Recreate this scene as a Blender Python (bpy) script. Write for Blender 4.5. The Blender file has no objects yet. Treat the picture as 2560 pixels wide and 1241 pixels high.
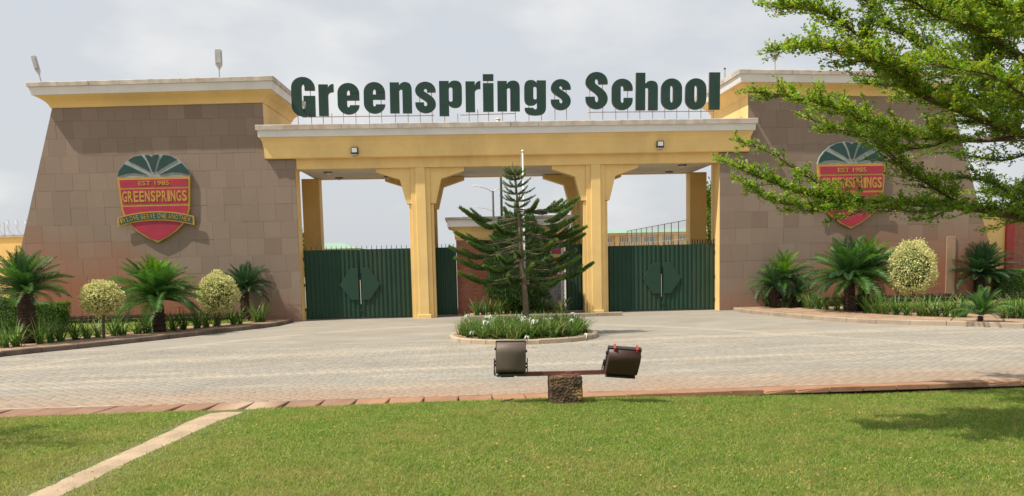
import bpy, bmesh, math, random
import numpy as np
from mathutils import Vector, Matrix
random.seed(7); RNG = np.random.default_rng(7)
S = bpy.context.scene
COL = S.collection
# ------------------------------------------------------------------ camera
F, PX, PY, EYE = 2066.0, 1280.0, 853.0, 2.03
YAW, PITCH, ROLL = math.radians(3.0), math.radians(5.6), math.radians(1.3)
_fw = Vector((math.sin(YAW)*math.cos(PITCH), math.cos(YAW)*math.cos(PITCH), -math.sin(PITCH)))
_r0 = Vector((math.cos(YAW), -math.sin(YAW), 0)); _u0 = _r0.cross(_fw)
_R = _r0*math.cos(ROLL) - _u0*math.sin(ROLL); _U = _u0*math.cos(ROLL) + _r0*math.sin(ROLL)
EYEP = Vector((0, 0, EYE))
cam = bpy.data.cameras.new('camera'); camo = bpy.data.objects.new('camera', cam); COL.objects.link(camo)
camo.matrix_world = Matrix(((_R.x, _U.x, -_fw.x, 0), (_R.y, _U.y, -_fw.y, 0), (_R.z, _U.z, -_fw.z, EYE), (0, 0, 0, 1)))
cam.sensor_width = 36; cam.lens = 36*F/2560; cam.shift_y = (PY-620.5)/2560
cam.clip_start = .1; cam.clip_end = 4000
S.camera = camo
# ------------------------------------------------------------------ sky and sun
EL, AZ = math.radians(57), math.radians(70)
SUN = Vector((-math.sin(AZ)*math.cos(EL), -math.cos(AZ)*math.cos(EL), math.sin(EL)))
W = bpy.data.worlds.new('World'); S.world = W; W.use_nodes = True
nt = W.node_tree; N = nt.nodes; L = nt.links; N.clear()
sky = N.new('ShaderNodeTexSky'); sky.sky_type = 'NISHITA'; sky.sun_disc = False
sky.sun_elevation = EL; sky.sun_rotation = math.atan2(SUN.x, SUN.y); sky.air_density = 1.2; sky.dust_density = 4.0; sky.ozone_density = 1.0
tc = N.new('ShaderNodeTexCoord')
mp = N.new('ShaderNodeMapping'); mp.inputs['Scale'].default_value = (1, 1, 2.2); L.new(tc.outputs['Generated'], mp.inputs['Vector'])
n1 = N.new('ShaderNodeTexNoise'); n1.inputs['Scale'].default_value = 5.5; n1.inputs['Detail'].default_value = 6; n1.inputs['Roughness'].default_value = .5
L.new(mp.outputs[0], n1.inputs['Vector'])
cr = N.new('ShaderNodeValToRGB'); cr.color_ramp.elements[0].position = .46; cr.color_ramp.elements[1].position = .70
L.new(n1.outputs['Fac'], cr.inputs['Fac'])
# pale veil of high haze mixed over the clear sky, then soft clouds over both
mxv = N.new('ShaderNodeMix'); mxv.data_type = 'RGBA'; mxv.inputs['Factor'].default_value = .86
L.new(sky.outputs[0], mxv.inputs['A']); mxv.inputs['B'].default_value = (5.65, 5.9, 6.2, 1)
mxc = N.new('ShaderNodeMix'); mxc.data_type = 'RGBA'
ml = N.new('ShaderNodeMath'); ml.operation = 'MULTIPLY'; ml.inputs[1].default_value = .6
L.new(cr.outputs['Color'], ml.inputs[0]); L.new(ml.outputs[0], mxc.inputs['Factor'])
L.new(mxv.outputs['Result'], mxc.inputs['A']); mxc.inputs['B'].default_value = (7.4, 7.3, 7.15, 1)
bg = N.new('ShaderNodeBackground'); bg.inputs['Strength'].default_value = .1
L.new(mxc.outputs['Result'], bg.inputs['Color'])
wo = N.new('ShaderNodeOutputWorld'); L.new(bg.outputs[0], wo.inputs['Surface'])
sl = bpy.data.lights.new('sun', 'SUN'); sl.energy = 4.5; sl.angle = math.radians(.6); sl.color = (1, .93, .80)
so = bpy.data.objects.new('sun', sl); COL.objects.link(so); so.rotation_euler = SUN.to_track_quat('Z', 'Y').to_euler(); so.location = (-20, -10, 30)
S.view_settings.view_transform = 'Standard'; S.view_settings.look = 'None'; S.view_settings.exposure = .33; S.view_settings.gamma = 1
S.view_settings.use_curve_mapping = False

# ------------------------------------------------------------------ helpers
def ray(px, py): return _fw + _R*((px-PX)/F) - _U*((py-PY)/F)
def at(px, py, Y=None, Z=None):
    d = ray(px, py); t = (Y/d.y) if Y is not None else ((Z-EYE)/d.z)
    return EYEP + d*t
def at_plane(px, py, P, nrm):
    d = ray(px, py); return EYEP + d*((P-EYEP).dot(nrm)/d.dot(nrm))
def pxm(Y): return F/Y                      # pixels per metre at distance Y
def tag(o, label=None, cat=None, group=None, kind=None):
    if label: o['label'] = label
    if cat: o['category'] = cat
    if group: o['group'] = group
    if kind: o['kind'] = kind
    return o
def empty(name, loc=(0, 0, 0), rz=0.0, **k):
    o = bpy.data.objects.new(name, None); COL.objects.link(o); o.location = loc; o.rotation_euler.z = rz; o.empty_display_size = .2
    return tag(o, **k)
def link(name, me, parent=None, loc=None, rot=None, scale=None):
    o = bpy.data.objects.new(name, me); COL.objects.link(o)
    if parent is not None: o.parent = parent
    if loc is not None: o.location = loc
    if rot is not None: o.rotation_euler = rot
    if scale is not None: o.scale = scale
    return o
class MB:
    def __init__(s): s.v = []; s.f = []; s.sm = False
    def add(s, vs, fs):
        b = len(s.v); s.v += [tuple(v) for v in vs]; s.f += [tuple(i+b for i in f) for f in fs]; return s
    def box(s, x0, x1, y0, y1, z0, z1, M=None):
        vs = [Vector((x, y, z)) for z in (z0, z1) for y in (y0, y1) for x in (x0, x1)]
        if M is not None: vs = [M @ v for v in vs]
        return s.add(vs, [(0, 2, 3, 1), (4, 5, 7, 6), (0, 1, 5, 4), (2, 6, 7, 3), (0, 4, 6, 2), (1, 3, 7, 5)])
    def bbox(s, x0, x1, y0, y1, z0, z1, b=.01, M=None):   # box with chamfered edges on front (-y) and top
        s.prism([(x0, z0+b), (x0+b, z0), (x1-b, z0), (x1, z0+b), (x1, z1-b), (x1-b, z1), (x0+b, z1), (x0, z1-b)], y0, y1, M=M, inset=b); return s
    def prism(s, poly, y0, y1, M=None, inset=0):           # polygon in x,z (counter-clockwise seen from -y) extruded along y
        n = len(poly); cx = sum(p[0] for p in poly)/n; cz = sum(p[1] for p in poly)/n
        vs = []
        if inset:
            sx = max(abs(p[0]-cx) for p in poly); sz = max(abs(p[1]-cz) for p in poly)
            vs += [Vector((cx+(p[0]-cx)*(1-inset/sx), y0, cz+(p[1]-cz)*(1-inset/sz))) for p in poly]; vs += [Vector((p[0], y0+inset, p[1])) for p in poly]
        else: vs += [Vector((p[0], y0, p[1])) for p in poly]
        vs += [Vector((p[0], y1, p[1])) for p in poly]
        rings = len(vs)//n
        if M is not None: vs = [M @ v for v in vs]
        fs = [tuple(range(n)), tuple(range((rings-1)*n, rings*n))[::-1]]
        for r in range(rings-1):
            for i in range(n):
                j = (i+1) % n; fs.append((r*n+i, (r+1)*n+i, (r+1)*n+j, r*n+j))
        return s.add(vs, fs)
    def slab(s, poly, z0, z1):                             # polygon in x,y extruded in z
        n = len(poly); vs = [(p[0], p[1], z1) for p in poly]+[(p[0], p[1], z0) for p in poly]
        a = sum(poly[i][0]*poly[(i+1) % n][1]-poly[(i+1) % n][0]*poly[i][1] for i in range(n))
        fs = [tuple(range(n)), tuple(range(n, 2*n))[::-1]]+[(i, i+n, (i+1) % n+n, (i+1) % n) for i in range(n)]
        if a < 0: fs = [f[::-1] for f in fs]
        return s.add(vs, fs)
    def tube(s, pts, rad, n=8, cap=True):
        pts = [Vector(p) for p in pts]; m = len(pts); rr = rad if isinstance(rad, (list, tuple)) else [rad]*m
        ref = Vector((0, 0, 1)); vs = []
        for i, p in enumerate(pts):
            t = (pts[min(i+1, m-1)]-pts[max(i-1, 0)]).normalized()
            a = t.cross(ref if abs(t.dot(ref)) < .95 else Vector((1, 0, 0))).normalized(); b = t.cross(a)
            for k in range(n):
                q = 2*math.pi*k/n; vs.append(p+(a*math.cos(q)+b*math.sin(q))*rr[i])
        fs = [(i*n+k, (i+1)*n+k, (i+1)*n+(k+1) % n, i*n+(k+1) % n) for i in range(m-1) for k in range(n)]
        if cap: fs += [tuple(range(n)), tuple(range((m-1)*n, m*n))[::-1]]
        return s.add(vs, fs)
    def lathe(s, prof, n=16, c=(0, 0, 0)):
        vs = [(c[0]+r*math.cos(2*math.pi*k/n), c[1]+r*math.sin(2*math.pi*k/n), c[2]+z) for r, z in prof for k in range(n)]
        m = len(prof)
        fs = [(i*n+k, i*n+(k+1) % n, (i+1)*n+(k+1) % n, (i+1)*n+k) for i in range(m-1) for k in range(n)]
        fs += [tuple(range(n))[::-1], tuple(range((m-1)*n, m*n))]
        return s.add(vs, fs)
    def mesh(s, name, mat, smooth=False):
        me = bpy.data.meshes.new(name); me.from_pydata(s.v, [], s.f)
        if mat: me.materials.append(mat)
        if smooth:
            me.shade_smooth()
        me.update(); return me
    def build(s, name, mat, parent=None, smooth=False, loc=None, rot=None):
        return link(name, s.mesh(name, mat, smooth), parent, loc, rot)
def npmesh(name, verts, faces_n, idx, mat, attr=None):
    """fast mesh: verts (n,3); idx flat indices; faces_n verts per face (constant)"""
    me = bpy.data.meshes.new(name); nv = len(verts); nf = len(idx)//faces_n
    me.vertices.add(nv); me.vertices.foreach_set('co', np.asarray(verts, np.float32).ravel())
    me.loops.add(len(idx)); me.loops.foreach_set('vertex_index', np.asarray(idx, np.int32))
    me.polygons.add(nf); me.polygons.foreach_set('loop_start', np.arange(0, nf*faces_n, faces_n, dtype=np.int32))
    try: me.polygons.foreach_set('loop_total', np.full(nf, faces_n, np.int32))
    except Exception: pass
    if attr is not None:
        a = me.attributes.new('rnd', 'FLOAT', 'POINT'); a.data.foreach_set('value', np.asarray(attr, np.float32))
    me.materials.append(mat); me.update(calc_edges=True); return me

# ------------------------------------------------------------------ materials
def newmat(name):
    m = bpy.data.materials.new(name); m.use_nodes = True; t = m.node_tree; t.nodes.clear()
    out = t.nodes.new('ShaderNodeOutputMaterial'); b = t.nodes.new('ShaderNodeBsdfPrincipled'); t.links.new(b.outputs[0], out.inputs[0])
    return m, t, b, out
def mix(t, fac, a, b, mode='MIX'):
    n = t.nodes.new('ShaderNodeMix'); n.data_type = 'RGBA'; n.blend_type = mode
    for key, v in (('Factor', fac), ('A', a), ('B', b)):
        if hasattr(v, 'links') or hasattr(v, 'is_output'): t.links.new(v, n.inputs[key])
        elif isinstance(v, (int, float)): n.inputs[key].default_value = v
        else: n.inputs[key].default_value = (*v, 1)
    return n.outputs['Result']
def noise(t, scale, detail=4, rough=.55, vec=None, sc=None, dist=0):
    n = t.nodes.new('ShaderNodeTexNoise'); n.inputs['Scale'].default_value = scale; n.inputs['Detail'].default_value = detail
    n.inputs['Roughness'].default_value = rough; n.inputs['Distortion'].default_value = dist
    if vec is None:
        g = t.nodes.new('ShaderNodeNewGeometry'); vec = g.outputs['Position']
    if sc is not None:
        m = t.nodes.new('ShaderNodeMapping'); m.inputs['Scale'].default_value = sc; t.links.new(vec, m.inputs['Vector']); vec = m.outputs[0]
    t.links.new(vec, n.inputs['Vector']); return n.outputs['Fac']
def ramp(t, v, lo, hi, a=0.0, b=1.0):
    n = t.nodes.new('ShaderNodeMapRange'); n.inputs['From Min'].default_value = lo; n.inputs['From Max'].default_value = hi
    n.inputs['To Min'].default_value = a; n.inputs['To Max'].default_value = b; n.clamp = True; t.links.new(v, n.inputs['Value']); return n.outputs[0]
def math_(t, op, a, b=None, c=None):
    n = t.nodes.new('ShaderNodeMath'); n.operation = op
    for i, v in enumerate((a, b, c)):
        if v is None: continue
        if isinstance(v, (int, float)): n.inputs[i].default_value = v
        else: t.links.new(v, n.inputs[i])
    return n.outputs[0]
def bump(t, b, h, strength=.3, dist=.02):
    n = t.nodes.new('ShaderNodeBump'); n.inputs['Strength'].default_value = strength; n.inputs['Distance'].default_value = dist
    t.links.new(h, n.inputs['Height']); t.links.new(n.outputs[0], b.inputs['Normal'])
def pos(t):
    g = t.nodes.new('ShaderNodeNewGeometry'); s = t.nodes.new('ShaderNodeSeparateXYZ'); t.links.new(g.outputs['Position'], s.inputs[0]); return s.outputs
def plain(name, col, rough=.6, var=.12, scale=3.0, bmp=.15, metal=0.0, dirt=None, dirt_amt=.3, spec=.5, bdist=.01, streak=False):
    m, t, b, _ = newmat(name)
    n = noise(t, scale, 6)
    c = mix(t, ramp(t, n, .3, .7), tuple(x*(1-var) for x in col), tuple(min(1, x*(1+var)) for x in col))
    if dirt:
        n2 = noise(t, scale*.6, 8, .65, sc=(1, 1, .25) if streak else None)
        c = mix(t, ramp(t, n2, .5, .72, 0, dirt_amt), c, dirt)
    t.links.new(c, b.inputs['Base Color']); b.inputs['Roughness'].default_value = rough; b.inputs['Metallic'].default_value = metal
    b.inputs['Specular IOR Level'].default_value = spec
    if bmp: bump(t, b, noise(t, scale*14, 5), bmp, bdist)
    return m
M_YEL = plain('yellow_render', (.79, .55, .215), .8, .08, 1.1, .25, dirt=(.50, .34, .15), dirt_amt=.5, streak=True)
M_YELD = plain('ochre_render', (.62, .33, .07), .75, .06, .8, .12)
M_WHITE = plain('white_render', (.72, .70, .66), .7, .05, 1.2, .1, dirt=(.45, .40, .33), dirt_amt=.3, streak=True)
M_CAP = plain('weathered_coping', (.46, .41, .35), .85, .25, 2.5, .4, dirt=(.30, .13, .09), dirt_amt=.45)
M_SOF = plain('soffit_paint', (.62, .58, .50), .8, .08, 1.0, .1, dirt=(.42, .36, .28), dirt_amt=.5)
M_GREEN = plain('gate_green_paint', (.0050, .038, .018), .7, .18, 1.5, .1, dirt=(.05, .06, .035), dirt_amt=.35, streak=True)
M_GREENP = plain('gate_green_plate', (.0055, .042, .021), .65, .12, 1.5, .05)
M_SIGN = plain('sign_green', (.006, .036, .022), .4, .15, 2.0, .05, dirt=(.03, .06, .045), dirt_amt=.3)
M_SIGNE = plain('sign_edge_red', (.16, .05, .035), .6, .2)
M_STEEL = plain('galvanised_steel', (.42, .40, .38), .5, .15, 5, .05, metal=.4)
M_RAIL = plain('rusty_pale_steel', (.45, .37, .33), .6, .25, 4, .1)
M_DARK = plain('dark_metal', (.035, .032, .030), .5, .2, 5, .1)
M_RED = plain('crest_red', (.34, .018, .045), .45, .15, 1.6, .08, dirt=(.24, .02, .03), dirt_amt=.5)
M_GOLD = plain('crest_gold', (.42, .24, .035), .5, .12, 3, .05)
M_CGRN = plain('crest_green', (.012, .075, .048), .5, .2, 3, .05)
M_CLEAF = plain('crest_leaf', (.008, .045, .038), .45, .2, 3, .05)
M_CGREY = plain('crest_grey', (.25, .28, .26), .6, .2, 3, .1)
M_SOIL = plain('sandy_soil', (.36, .24, .155), .95, .25, 2.5, .8, dirt=(.22, .12, .07), dirt_amt=.6, bdist=.03)
M_KERB = plain('kerb_concrete', (.34, .27, .20), .9, .22, 2.0, .5, dirt=(.16, .10, .07), dirt_amt=.6)
def slabmat(name, a, b_):
    m, t, b, _ = newmat(name); P = pos(t)
    c = mix(t, ramp(t, noise(t, 1.6, 6), .3, .7), tuple(x*.8 for x in a), tuple(x*1.15 for x in a))
    c = mix(t, ramp(t, noise(t, 3, 8, .65), .5, .72, 0, .45), c, b_)
    # sand carried over the slabs where the trodden path meets them
    q = at(610, 1022, Z=0); dx = math_(t, 'ABSOLUTE', math_(t, 'SUBTRACT', P['X'], q.x)); dx = math_(t, 'ADD', dx, math_(t, 'MULTIPLY', noise(t, 5, 4), .3))
    c = mix(t, ramp(t, dx, .28, .62, .9, 0), c, (.42, .315, .21))
    t.links.new(c, b.inputs['Base Color']); b.inputs['Roughness'].default_value = .92; b.inputs['Specular IOR Level'].default_value = .3; bump(t, b, noise(t, 30, 6), .5, .012); return m
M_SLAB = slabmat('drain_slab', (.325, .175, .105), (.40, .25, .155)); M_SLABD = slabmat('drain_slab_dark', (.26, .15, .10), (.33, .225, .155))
M_POLEW = plain('white_pole', (.72, .72, .70), .4, .08, 2, .03)
M_GLASS = plain('dark_glass', (.10, .12, .13), .15, .1, 1, 0)
M_LENS = plain('lamp_lens', (.55, .56, .55), .2, .1, 4, 0)
M_RED2 = plain('pilaster_red', (.36, .045, .045), .7, .15, 1.5, .1)
M_BRONZE = plain('lamp_housing_brown', (.055, .026, .020), .5, .15, 3, .1, dirt=(.085, .055, .04), dirt_amt=.55, streak=True)
M_HOUS = plain('lamp_housing_grey', (.105, .078, .058), .6, .2, 3, .1, dirt=(.15, .12, .085), dirt_amt=.6, streak=True)
M_RUST = plain('rust', (.15, .055, .035), .8, .35, 5, .3, dirt=(.05, .03, .025), dirt_amt=.8)
M_MORTAR = plain('mortar', (.36, .25, .19), .95, .1, 4, .3)
M_ROOFG = plain('roof_green', (.24, .38, .28), .6, .06, .3, 0)
M_FARY = plain('far_yellow_wall', (.66, .50, .24), .8, .06, .2, 0)
M_FARW = plain('far_window', (.20, .24, .25), .3, .2, .5, 0)
M_FARFR = plain('far_window_frame', (.65, .64, .58), .6, .1, .5, 0)
M_NET = plain('net_wire', (.30, .36, .31), .6, .1, 1, 0)

def brickmat(name, a, b_):
    m, t, b, _ = newmat(name)
    oi = t.nodes.new('ShaderNodeObjectInfo')
    n = noise(t, 9, 2)
    c = mix(t, ramp(t, math_(t, 'ADD', oi.outputs['Random'], math_(t, 'MULTIPLY', n, .8)), .2, 1.5), a, b_)
    c = mix(t, ramp(t, noise(t, 40, 4), .45, .75, 0, .35), c, tuple(x*.6 for x in a))
    t.links.new(c, b.inputs['Base Color']); b.inputs['Roughness'].default_value = .9; bump(t, b, noise(t, 60, 4), .4, .01); return m
M_BRICK = brickmat('red_brick', (.33, .10, .055), (.46, .19, .12))
def tilemat():
    m, t, b, _ = newmat('stone_tile'); oi = t.nodes.new('ShaderNodeObjectInfo')
    n = noise(t, 1.3, 5); P = pos(t)
    v = math_(t, 'ADD', math_(t, 'MULTIPLY', oi.outputs['Random'], .62), math_(t, 'MULTIPLY', n, .55))
    c = mix(t, ramp(t, v, .15, 1.0), (.214, .158, .120), (.268, .201, .154))
    c = mix(t, ramp(t, noise(t, 5, 6, .6, sc=(3, 3, .22)), .45, .75, 0, .4), c, (.235, .160, .118))
    # rare darker replacement slabs
    c = mix(t, ramp(t, oi.outputs['Random'], .955, .965, 0, .45), c, (.15, .09, .065))
    # pale lime runs
    c = mix(t, ramp(t, noise(t, 7, 4, .6, sc=(4, 4, .35)), .72, .80, 0, .35), c, (.50, .42, .35))
    # red laterite splash staining at the outer foot of each tower
    ax = math_(t, 'ABSOLUTE', math_(t, 'SUBTRACT', P['X'], 1.65))
    w = math_(t, 'ADD', math_(t, 'MULTIPLY', ramp(t, ax, 9.6, 13.0), 2.5), -.1)
    h = math_(t, 'ADD', P['Z'], math_(t, 'MULTIPLY', math_(t, 'SUBTRACT', noise(t, .55, 4), .5), 2.4))
    s = math_(t, 'SUBTRACT', w, h)
    c = mix(t, ramp(t, s, -.9, .9, 0, .88), c, (.30, .11, .058))
    t.links.new(c, b.inputs['Base Color']); b.inputs['Roughness'].default_value = .72; b.inputs['Specular IOR Level'].default_value = .35
    bump(t, b, noise(t, 30, 6, sc=(1, 1, .35)), .25, .01); return m
M_TILE = tilemat()
M_TILEJ = plain('tile_bedding', (.27, .20, .15), .9, .15, 3, .3)
def leafmat(name, cols, rough=.5, trans=.35, tcol=None, obj=False, spec=.4):
    """per-leaf colour from the rnd attribute (or per object), part of the light passes through"""
    m, t, b, out = newmat(name)
    if obj:
        a = t.nodes.new('ShaderNodeObjectInfo').outputs['Random']
        v = math_(t, 'ADD', math_(t, 'MULTIPLY', a, .6), math_(t, 'MULTIPLY', noise(t, 6, 2), .4))
    else:
        an = t.nodes.new('ShaderNodeAttribute'); an.attribute_name = 'rnd'; v = an.outputs['Fac']
    r = t.nodes.new('ShaderNodeValToRGB'); e = r.color_ramp.elements
    while len(e) < len(cols): e.new(.5)
    for i, (p, c) in enumerate(cols): e[i].position = p; e[i].color = (*c, 1)
    t.links.new(v, r.inputs['Fac']); t.links.new(r.outputs['Color'], b.inputs['Base Color'])
    b.inputs['Roughness'].default_value = rough; b.inputs['Specular IOR Level'].default_value = spec
    tr = t.nodes.new('ShaderNodeBsdfTranslucent')
    if tcol: tr.inputs['Color'].default_value = (*tcol, 1)
    else:
        hs = t.nodes.new('ShaderNodeHueSaturation'); hs.inputs['Value'].default_value = 1.6; hs.inputs['Saturation'].default_value = 1.1
        t.links.new(r.outputs['Color'], hs.inputs['Color']); t.links.new(hs.outputs[0], tr.inputs['Color'])
    ms = t.nodes.new('ShaderNodeMixShader'); ms.inputs[0].default_value = trans
    t.links.new(b.outputs[0], ms.inputs[1]); t.links.new(tr.outputs[0], ms.inputs[2]); t.links.new(ms.outputs[0], out.inputs[0]); return m
M_TREEL = leafmat('tree_leaf', [(0, (.06, .125, .02)), (.55, (.165, .265, .035)), (.93, (.31, .42, .06)), (.985, (.42, .16, .02))], .42, .5)
M_BARK = plain('tree_bark', (.10, .065, .045), .9, .3, 6, .7, dirt=(.16, .13, .10), dirt_amt=.4)
M_PBARK = plain('pine_bark', (.17, .115, .08), .9, .3, 8, .7, dirt=(.30, .24, .18), dirt_amt=.4)
M_CBARK = plain('cycad_bark', (.055, .03, .022), .95, .4, 9, .9)
M_NEEDLE = leafmat('pine_needle', [(0, (.04, .07, .018)), (.6, (.10, .165, .04)), (1, (.18, .29, .06))], .6, .25)
M_THUJA = leafmat('thuja_spray', [(0, (.018, .048, .010)), (.6, (.04, .095, .018)), (1, (.07, .14, .025))], .65, .25)
M_FROND = leafmat('cycad_frond', [(0, (.035, .09, .02)), (.5, (.065, .155, .03)), (1, (.105, .215, .04))], .5, .3, obj=True, spec=.35)
M_FRONDD = leafmat('cycad_frond_dark', [(0, (.024, .06, .024)), (1, (.06, .125, .045))], .5, .2, obj=True, spec=.35)
M_FRONDN = leafmat('cycad_frond_new', [(0, (.075, .18, .022)), (1, (.16, .28, .030))], .4, .4, obj=True)
M_LILY = leafmat('strap_leaf', [(0, (.035, .09, .016)), (.6, (.075, .17, .028)), (.93, (.15, .25, .05)), (.98, (.34, .30, .14))], .4, .3)
M_PETAL = plain('white_petal', (.66, .68, .60), .6, .05, 3, 0)
M_VARI = leafmat('variegated_leaf', [(0, (.16, .22, .05)), (.15, (.38, .40, .14)), (.5, (.64, .61, .29)), (1, (.78, .73, .42))], .6, .3)
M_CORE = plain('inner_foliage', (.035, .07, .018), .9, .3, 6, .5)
M_HEDGE = leafmat('hedge_leaf', [(0, (.04, .09, .014)), (.5, (.11, .20, .025)), (1, (.20, .30, .04))], .6, .3)
M_PURP = leafmat('purple_cover_leaf', [(0, (.05, .035, .03)), (.5, (.10, .06, .04)), (1, (.07, .09, .03))], .6, .2)
def grassmat():
    m, t, b, out = newmat('grass_blade'); an = t.nodes.new('ShaderNodeAttribute'); an.attribute_name = 'rnd'
    r = t.nodes.new('ShaderNodeValToRGB'); e = r.color_ramp.elements
    for p, c in [(0, (.10, .20, .02)), (.4, (.20, .315, .04)), (.8, (.33, .41, .09)), (.93, (.50, .46, .20)), (.99, (.56, .38, .22))]:
        if p in (0,): e[0].position = 0; e[0].color = (*c, 1)
        elif p == .99: e[-1].position = .99; e[-1].color = (*c, 1)
        else:
            q = e.new(p); q.color = (*c, 1)
    t.links.new(an.outputs['Fac'], r.inputs['Fac'])
    c = mix(t, ramp(t, noise(t, .7, 7, .65), .46, .66, 0, .5), r.outputs['Color'], (.40, .34, .12))
    c = mix(t, ramp(t, noise(t, 2.3, 6, .65), .5, .72, 0, .5), c, (.10, .20, .03))
    Pp = pos(t); c = mix(t, math_(t, 'MULTIPLY', ramp(t, math_(t, 'ADD', Pp['Y'], math_(t, 'MULTIPLY', Pp['X'], .5)), 9.0, 5.0), ramp(t, noise(t, 1.2, 6, .65), .35, .62, 0, .6)), c, (.42, .33, .13))
    t.links.new(c, b.inputs['Base Color']); b.inputs['Roughness'].default_value = .6; b.inputs['Specular IOR Level'].default_value = .25
    tr = t.nodes.new('ShaderNodeBsdfTranslucent'); hs = t.nodes.new('ShaderNodeHueSaturation'); hs.inputs['Value'].default_value = 1.5
    t.links.new(c, hs.inputs['Color']); t.links.new(hs.outputs[0], tr.inputs['Color'])
    ms = t.nodes.new('ShaderNodeMixShader'); ms.inputs[0].default_value = .5; t.links.new(b.outputs[0], ms.inputs[1]); t.links.new(tr.outputs[0], ms.inputs[2]); t.links.new(ms.outputs[0], out.inputs[0]); return m
M_GRASS = grassmat()
M_TURF = plain('turf_soil', (.11, .12, .035), .95, .35, 3, .6, dirt=(.22, .15, .08), dirt_amt=.6)
M_LAWNF = plain('far_lawn', (.13, .22, .035), .9, .3, 6, .8, dirt=(.2, .2, .06), dirt_amt=.4)
M_BED = plain('joint_sand', (.36, .31, .24), .95, .2, 2, .3)
M_PATH = plain('path_sand', (.42, .315, .21), .95, .16, 2.5, .9, dirt=(.28, .20, .12), dirt_amt=.6, bdist=.02)
# drain line: far (road) edge and near (lawn) edge, from the photograph's ground points
DR_A = at(0, 1024, Z=0); DR_B = at(2560, 946, Z=0)
def drain_far(x): return DR_A.y + (DR_B.y-DR_A.y)*(x-DR_A.x)/(DR_B.x-DR_A.x)
def pavemat(name, far):
    m, t, b, _ = newmat(name); P = pos(t)
    if far:
        br = t.nodes.new('ShaderNodeTexBrick'); g = t.nodes.new('ShaderNodeNewGeometry'); t.links.new(g.outputs['Position'], br.inputs['Vector'])
        br.inputs['Scale'].default_value = 1.0; br.inputs['Brick Width'].default_value = .215; br.inputs['Row Height'].default_value = .11; br.inputs['Mortar Size'].default_value = .006
        br.inputs['Color1'].default_value = (.285, .262, .225, 1); br.inputs['Color2'].default_value = (.315, .288, .245, 1); br.inputs['Mortar'].default_value = (.255, .228, .19, 1)
        c = br.outputs['Color']
    else:
        an = t.nodes.new('ShaderNodeAttribute'); an.attribute_name = 'rnd'
        c = mix(t, an.outputs['Fac'], (.262, .243, .207), (.308, .284, .243))
    c = mix(t, ramp(t, noise(t, 30, 5), .35, .7, 0, .35), c, (.23, .21, .175))
    # wind-blown sand streaks
    n = noise(t, .9, 8, .62, sc=(.55, 2.6, 1), dist=.6)
    s1 = ramp(t, n, .50, .70, 0, .85)
    n3 = noise(t, 1.6, 5)
    def band(a, bx, cxx, w):
        y = math_(t, 'ADD', math_(t, 'ADD', a, math_(t, 'MULTIPLY', P['X'], bx)), math_(t, 'MULTIPLY', math_(t, 'MULTIPLY', P['X'], P['X']), cxx))
        d = math_(t, 'ABSOLUTE', math_(t, 'SUBTRACT', P['Y'], y))
        d = math_(t, 'ADD', d, math_(t, 'MULTIPLY', n3, w*1.6))
        return ramp(t, d, w*.6, w*1.7, .95, 0)
    s = math_(t, 'MAXIMUM', s1, band(19.6, .16, -.004, .8)); s = math_(t, 'MAXIMUM', s, band(26.5, -.0, -.09, .5)); s = math_(t, 'MAXIMUM', s, band(15.8, .07, .0, .35))
    c = mix(t, math_(t, 'MULTIPLY', s, .8), c, (.435, .37, .29))
    c = mix(t, ramp(t, noise(t, .35, 7, .6, sc=(1, 1.6, 1)), .50, .68, 0, .4), c, (.20, .175, .14))
    # laterite dust beside the drain
    dl = math_(t, 'SUBTRACT', P['Y'], math_(t, 'ADD', DR_A.y-(DR_B.y-DR_A.y)*DR_A.x/(DR_B.x-DR_A.x), math_(t, 'MULTIPLY', P['X'], (DR_B.y-DR_A.y)/(DR_B.x-DR_A.x))))
    d2 = math_(t, 'ADD', dl, math_(t, 'MULTIPLY', math_(t, 'SUBTRACT', noise(t, 1.1, 5), .5), 2.6))
    c = mix(t, ramp(t, d2, -.2, 1.9, .65, 0), c, (.34, .205, .125))
    t.links.new(c, b.inputs['Base Color']); b.inputs['Roughness'].default_value = .9; b.inputs['Specular IOR Level'].default_value = .25
    h = noise(t, 45, 5)
    if far:
        h = math_(t, 'ADD', math_(t, 'MULTIPLY', h, .4), math_(t, 'MULTIPLY', br.outputs['Fac'], -1.0))
    bump(t, b, h, .3, .008); return m
M_PAVE = pavemat('paver_concrete', False); M_PAVEF = pavemat('far_paving', True)
def blockmat():
    m, t, b, _ = newmat('crumbling_concrete')
    n = noise(t, 9, 8, .7); v = t.nodes.new('ShaderNodeTexVoronoi'); v.inputs['Scale'].default_value = 26
    g = t.nodes.new('ShaderNodeNewGeometry'); t.links.new(g.outputs['Position'], v.inputs['Vector'])
    c = mix(t, ramp(t, n, .35, .65), (.035, .022, .014), (.16, .10, .05))
    c = mix(t, ramp(t, noise(t, 5, 4), .55, .7, 0, .8), c, (.36, .22, .09))
    t.links.new(c, b.inputs['Base Color']); b.inputs['Roughness'].default_value = .95
    bump(t, b, math_(t, 'ADD', v.outputs['Distance'], n), .9, .03); return m
M_BLOCK = blockmat()

def smooth_line(pts, n=8):
    out = []
    for i in range(len(pts)-1):
        p0 = pts[max(i-1, 0)]; p1 = pts[i]; p2 = pts[i+1]; p3 = pts[min(i+2, len(pts)-1)]
        for k in range(n):
            t = k/n; out.append(.5*((2*p1)+(p2-p0)*t+(2*p0-5*p1+4*p2-p3)*t*t+(3*p1-p0-3*p2+p3)*t**3))
    return out+[pts[-1]]
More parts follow.
